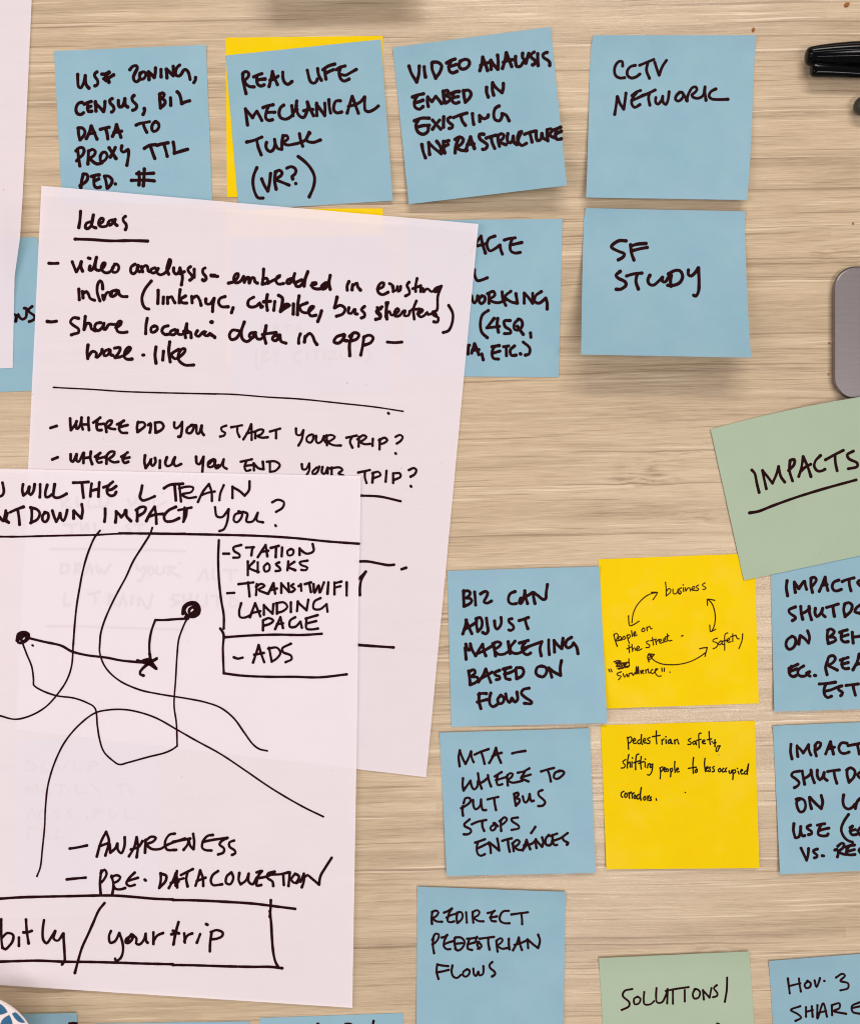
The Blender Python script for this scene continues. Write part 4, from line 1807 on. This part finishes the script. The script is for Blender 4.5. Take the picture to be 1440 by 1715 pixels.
sheet('paper_sheet', 'white sheet about the L train shutdown with a hand drawn route map, lying on top', 'paper sheet', M['white'],
      (-146, 781), (604, 797), (590, 1688), (-150, 1640), z0=1.85, tip=0.7, group=GS, n=60, wave=0.7, seed=32,
      lift=lambda u, v: 0.8*max(0, v-0.8)*5*max(0, 1-u),
      parts=[('handwriting', ['map'], 'marker'), ('route_drawing', ['route'], 'marker')], bowt=0.8,
      right=[(604, 797, 0), (602.8, 900, .115), (600.2, 980, .205), (599, 1130, .374), (596.7, 1288, .551), (590, 1688, 1)])

# ---------------------------------------------------------------- black marker pen
def lathe(prof, seg=40, flutes=0, depth=0.0, cap=True):
    """prof: list of (x, r) along the X axis; returns verts, faces"""
    V = []; F = []
    for x, r in prof:
        for k in range(seg):
            a = 2*math.pi*k/seg
            rr = r*(1 - (depth*(0.5+0.5*math.cos(flutes*a)) if flutes else 0))
            V.append((x, rr*math.cos(a), rr*math.sin(a)))
    for i in range(len(prof)-1):
        for k in range(seg):
            a = i*seg+k; b = i*seg+(k+1) % seg
            F.append((a, a+seg, b+seg, b))
    if cap:
        F.append(tuple(range(seg))); F.append(tuple(range((len(prof)-1)*seg, len(prof)*seg))[::-1])
    return V, F
def place(V, loc, rz, ry=0.0):
    out = []
    c, s = math.cos(rz), math.sin(rz); cy, sy = math.cos(ry), math.sin(ry)
    for x, y, z in V:
        x, z = x*cy+z*sy, -x*sy+z*cy
        out.append((loc[0]+x*c-y*s, loc[1]+x*s+y*c, loc[2]+z))
    return out
mk = bpy.data.objects.new('marker_pen', None); sc.collection.objects.link(mk)
mk.location = px(1349, 94, 0.0068)
tag(mk, 'black glossy marker pen with a capped clip at the upper right edge', 'marker pen')
rz = math.radians(1.0)
ml = tuple(mk.location)
def mp(name, V, F, m, smooth=True):
    return mesh_obj(name, place(V, ml, rz), F, m, mk, ml, smooth)
prof = [(0.0, 0.0018), (0.0002, 0.0030), (0.0009, 0.0038), (0.0022, 0.0043), (0.006, 0.0049), (0.012, 0.0056),
        (0.020, 0.0062), (0.032, 0.0066), (0.048, 0.0068), (0.050, 0.0068)]
V, F = lathe(prof, 84, 14, 0.045); mp('cap', V, F, M['black'])
V, F = lathe([(0.0502, 0.0058), (0.052, 0.0062), (0.10, 0.0062), (0.118, 0.0060), (0.122, 0.0050), (0.1235, 0.003)], 48); mp('barrel', V, F, M['black'])
# the pocket clip lies along the cap on the side towards the bottom of the photo
cv = []; cf = []
sect = [(0.0022, 0.0026), (0.0026, 0.0032), (0.0045, 0.0034), (0.012, 0.0031), (0.024, 0.0027), (0.040, 0.0022), (0.043, 0.0018)]
cl = [(0.0024, -0.0064), (0.0030, -0.0064), (0.0052, -0.0066), (0.012, -0.0072), (0.024, -0.0082), (0.040, -0.0086), (0.043, -0.0084)]
seg = 20
for (x, r), (_, yo) in zip(sect, cl):
    for k in range(seg):
        a = 2*math.pi*k/seg
        ca, sa = math.cos(a), math.sin(a)
        cv.append((x, yo+r*abs(ca)**0.7*math.copysign(1, ca), 0.0005+0.75*r*abs(sa)**0.7*math.copysign(1, sa)))
for i in range(len(sect)-1):
    for k in range(seg):
        a = i*seg+k; b = i*seg+(k+1) % seg
        cf.append((a, a+seg, b+seg, b))
cf.append(tuple(range(seg))); cf.append(tuple(range((len(sect)-1)*seg, len(sect)*seg))[::-1])
mp('clip', cv, cf, M['black'])

# dark grey rounded pen end below the marker
pe = bpy.data.objects.new('pen', None); sc.collection.objects.link(pe)
pe.location = px(1430, 181, 0.005); pl = tuple(pe.location)
tag(pe, 'dark grey pen end peeking in below the black marker', 'pen')
prof = [(0.0, 0.0010), (0.0004, 0.0022), (0.0014, 0.0034), (0.003, 0.0042), (0.006, 0.0047), (0.03, 0.0048), (0.031, 0.0048)]
V, F = lathe(prof, 36); mesh_obj('pen_cap', place(V, pl, math.radians(14)), F, M['pengrey'], pe, pl, True)
V, F = lathe([(0.0312, 0.0042), (0.10, 0.0042), (0.125, 0.0030), (0.136, 0.0008)], 36); mesh_obj('barrel', place(V, pl, math.radians(14)), F, M['pengrey'], pe, pl, True)

# ---------------------------------------------------------------- rounded grey metal device
dev = bpy.data.objects.new('metal_device', None); sc.collection.objects.link(dev)
dev.location = px(1590, 557, 0); dl = tuple(dev.location)
tag(dev, 'grey brushed metal slab with rounded corners at the right edge above the green note', 'device')
def slab(X0, Y0, X1, Y1, r, z0, z1, bev=0.0004, seg=14):
    """rounded slab, outline given in photo pixels at its top"""
    k = 1-z1/HC
    x0, x1 = (X0-720)*S*k, (X1-720)*S*k; y0, y1 = (857.5-Y1)*S*k, (857.5-Y0)*S*k
    r *= S
    def ring(inset, z):
        out = []
        for cx, cy, a0 in ((x1-r, y1-r, 0), (x0+r, y1-r, 90), (x0+r, y0+r, 180), (x1-r, y0+r, 270)):
            for t in range(seg+1):
                a = math.radians(a0+90*t/seg)
                out.append((cx+(r-inset)*math.cos(a), cy+(r-inset)*math.sin(a), z))
        return out
    rings = [ring(bev, z0), ring(0, z0+bev), ring(0, z1-bev), ring(bev*0.3, z1-bev*0.3), ring(bev, z1)]
    n = len(rings[0]); V = [p for rr in rings for p in rr]; F = []
    for i in range(len(rings)-1):
        for t in range(n):
            F.append((i*n+t, i*n+(t+1) % n, (i+1)*n+(t+1) % n, (i+1)*n+t))
    F.append(tuple(range(n))[::-1]); F.append(tuple(range((len(rings)-1)*n, len(rings)*n)))
    return V, F
V, F = slab(1397, 447.5, 1860, 667, 36, 0.0012, 0.0048, 0.0006); mesh_obj('shell', V, F, M['metal'], dev, dl)
V, F = slab(1395.5, 446, 1861, 668.5, 37, 0.0, 0.0012, 0.0002); mesh_obj('rim', V, F, M['edge'], dev, dl)

# ---------------------------------------------------------------- round dish with petal pattern, lower left
TZ = 0.026
tc_ = px(-45, 1777, TZ); R = 112*S*(1-TZ/HC)
tin = bpy.data.objects.new('patterned_dish', None); sc.collection.objects.link(tin)
tin.location = (tc_[0], tc_[1], 0); tl = tuple(tin.location)
tag(tin, 'white round dish with blue petal pattern at the lower left corner', 'dish')
def rev(prof, seg=96):
    V = []; F = []
    for r, z in prof:
        for k in range(seg):
            a = 2*math.pi*k/seg; V.append((tc_[0]+r*math.cos(a), tc_[1]+r*math.sin(a), z))
    for i in range(len(prof)-1):
        for k in range(seg):
            a = i*seg+k; b = i*seg+(k+1) % seg; F.append((a, b, b+seg, a+seg))
    F.append(tuple(range(seg))[::-1]); F.append(tuple(range((len(prof)-1)*seg, len(prof)*seg)))
    return V, F
V, F = rev([(R*0.30, 0.0), (R*0.34, 0.0005), (R*0.35, 0.005)]); mesh_obj('foot', V, F, M['tin'], tin, tl, False)
def dish_z(rr):
    return TZ-0.0015*(1-min(1, rr/0.97)**3)
prof = [(R*0.33, 0.005), (R*0.55, TZ*0.5), (R*0.80, TZ*0.8), (R*0.97, TZ*0.93), (R*0.995, TZ*0.985), (R*0.985, TZ+0.0002), (R*0.97, TZ)]
prof += [(R*r, dish_z(r)) for r in (0.9, 0.8, 0.65, 0.5, 0.3, 0.12, 0.04)]
V, F = rev(prof); mesh_obj('bowl', V, F, M['tin'], tin, tl, False)
ctr = px(16.7, 1696.7, TZ); pitch = 40*S
ang = math.radians(-17)
pv = []; pf = []
for i in range(-6, 7):
    for j in range(-6, 7):
        for d in (0, 1):
            ax = ang + d*math.pi/2
            ox = ctr[0]+pitch*(i*math.cos(ang)-j*math.sin(ang)); oy = ctr[1]+pitch*(i*math.sin(ang)+j*math.cos(ang))
            ring = []
            for side in (1, -1):
                for t in range(9):
                    q = t/8 if side == 1 else 1-t/8
                    l = (0.09+0.82*q)*pitch; wq = side*0.24*pitch*math.sin(math.pi*q)**0.9
                    ring.append((ox+l*math.cos(ax)-wq*math.sin(ax), oy+l*math.sin(ax)+wq*math.cos(ax)))
            ring = [p for k, p in enumerate(ring) if k not in (9,  17)]
            rad = [math.hypot(p[0]-tc_[0], p[1]-tc_[1]) for p in ring]
            if sum(q > R*0.97 for q in rad) > len(ring)-4: continue
            ring = [(tc_[0]+(p[0]-tc_[0])*min(1, R*0.975/q), tc_[1]+(p[1]-tc_[1])*min(1, R*0.975/q)) for p, q in zip(ring, rad)]
            n0 = len(pv)
            for x, y in ring:
                rr = math.hypot(x-tc_[0], y-tc_[1])/R
                z = dish_z(rr)
                pv.append((x, y, z+0.00015))
            pf.append(tuple(range(n0, n0+len(ring))))
mesh_obj('petal_pattern', pv, pf, M['petal'], tin, tl)

# ---------------------------------------------------------------- crumbs
def crumb(X, Y, r, label, sq=0.6):
    bm = bmesh.new(); bmesh.ops.create_icosphere(bm, subdivisions=2, radius=r)
    for q in bm.verts:
        k = 1+0.45*noise.noise(q.co*1400+Vector((X, Y, 0))); q.co = Vector((q.co.x*k*1.3, q.co.y*k*0.9, q.co.z*k*sq))
    me = bpy.data.meshes.new('crumb'); bm.to_mesh(me); bm.free(); me.materials.append(M['crumb'])
    o = bpy.data.objects.new('crumb', me); sc.collection.objects.link(o); o.location = px(X, Y, r*sq*0.85)
    o.rotation_euler.z = X
    return tag(o, label, 'crumb', 'crumbs on the table')
crumb(1417.5, 7.5, 0.0010, 'orange brown crumb on the table near the top right corner')
crumb(1261, 49.5, 0.0008, 'brown crumb just above the right corner of the CCTV note')
crumb(1428, 374, 0.0005, 'tiny dark crumb right of the SF STUDY note near the photo edge')
crumb(1388, 575, 0.0004, 'tiny ochre crumb left of the middle of the metal device')
crumb(1386.5, 627, 0.0004, 'tiny crumb left of the lower corner of the metal device')
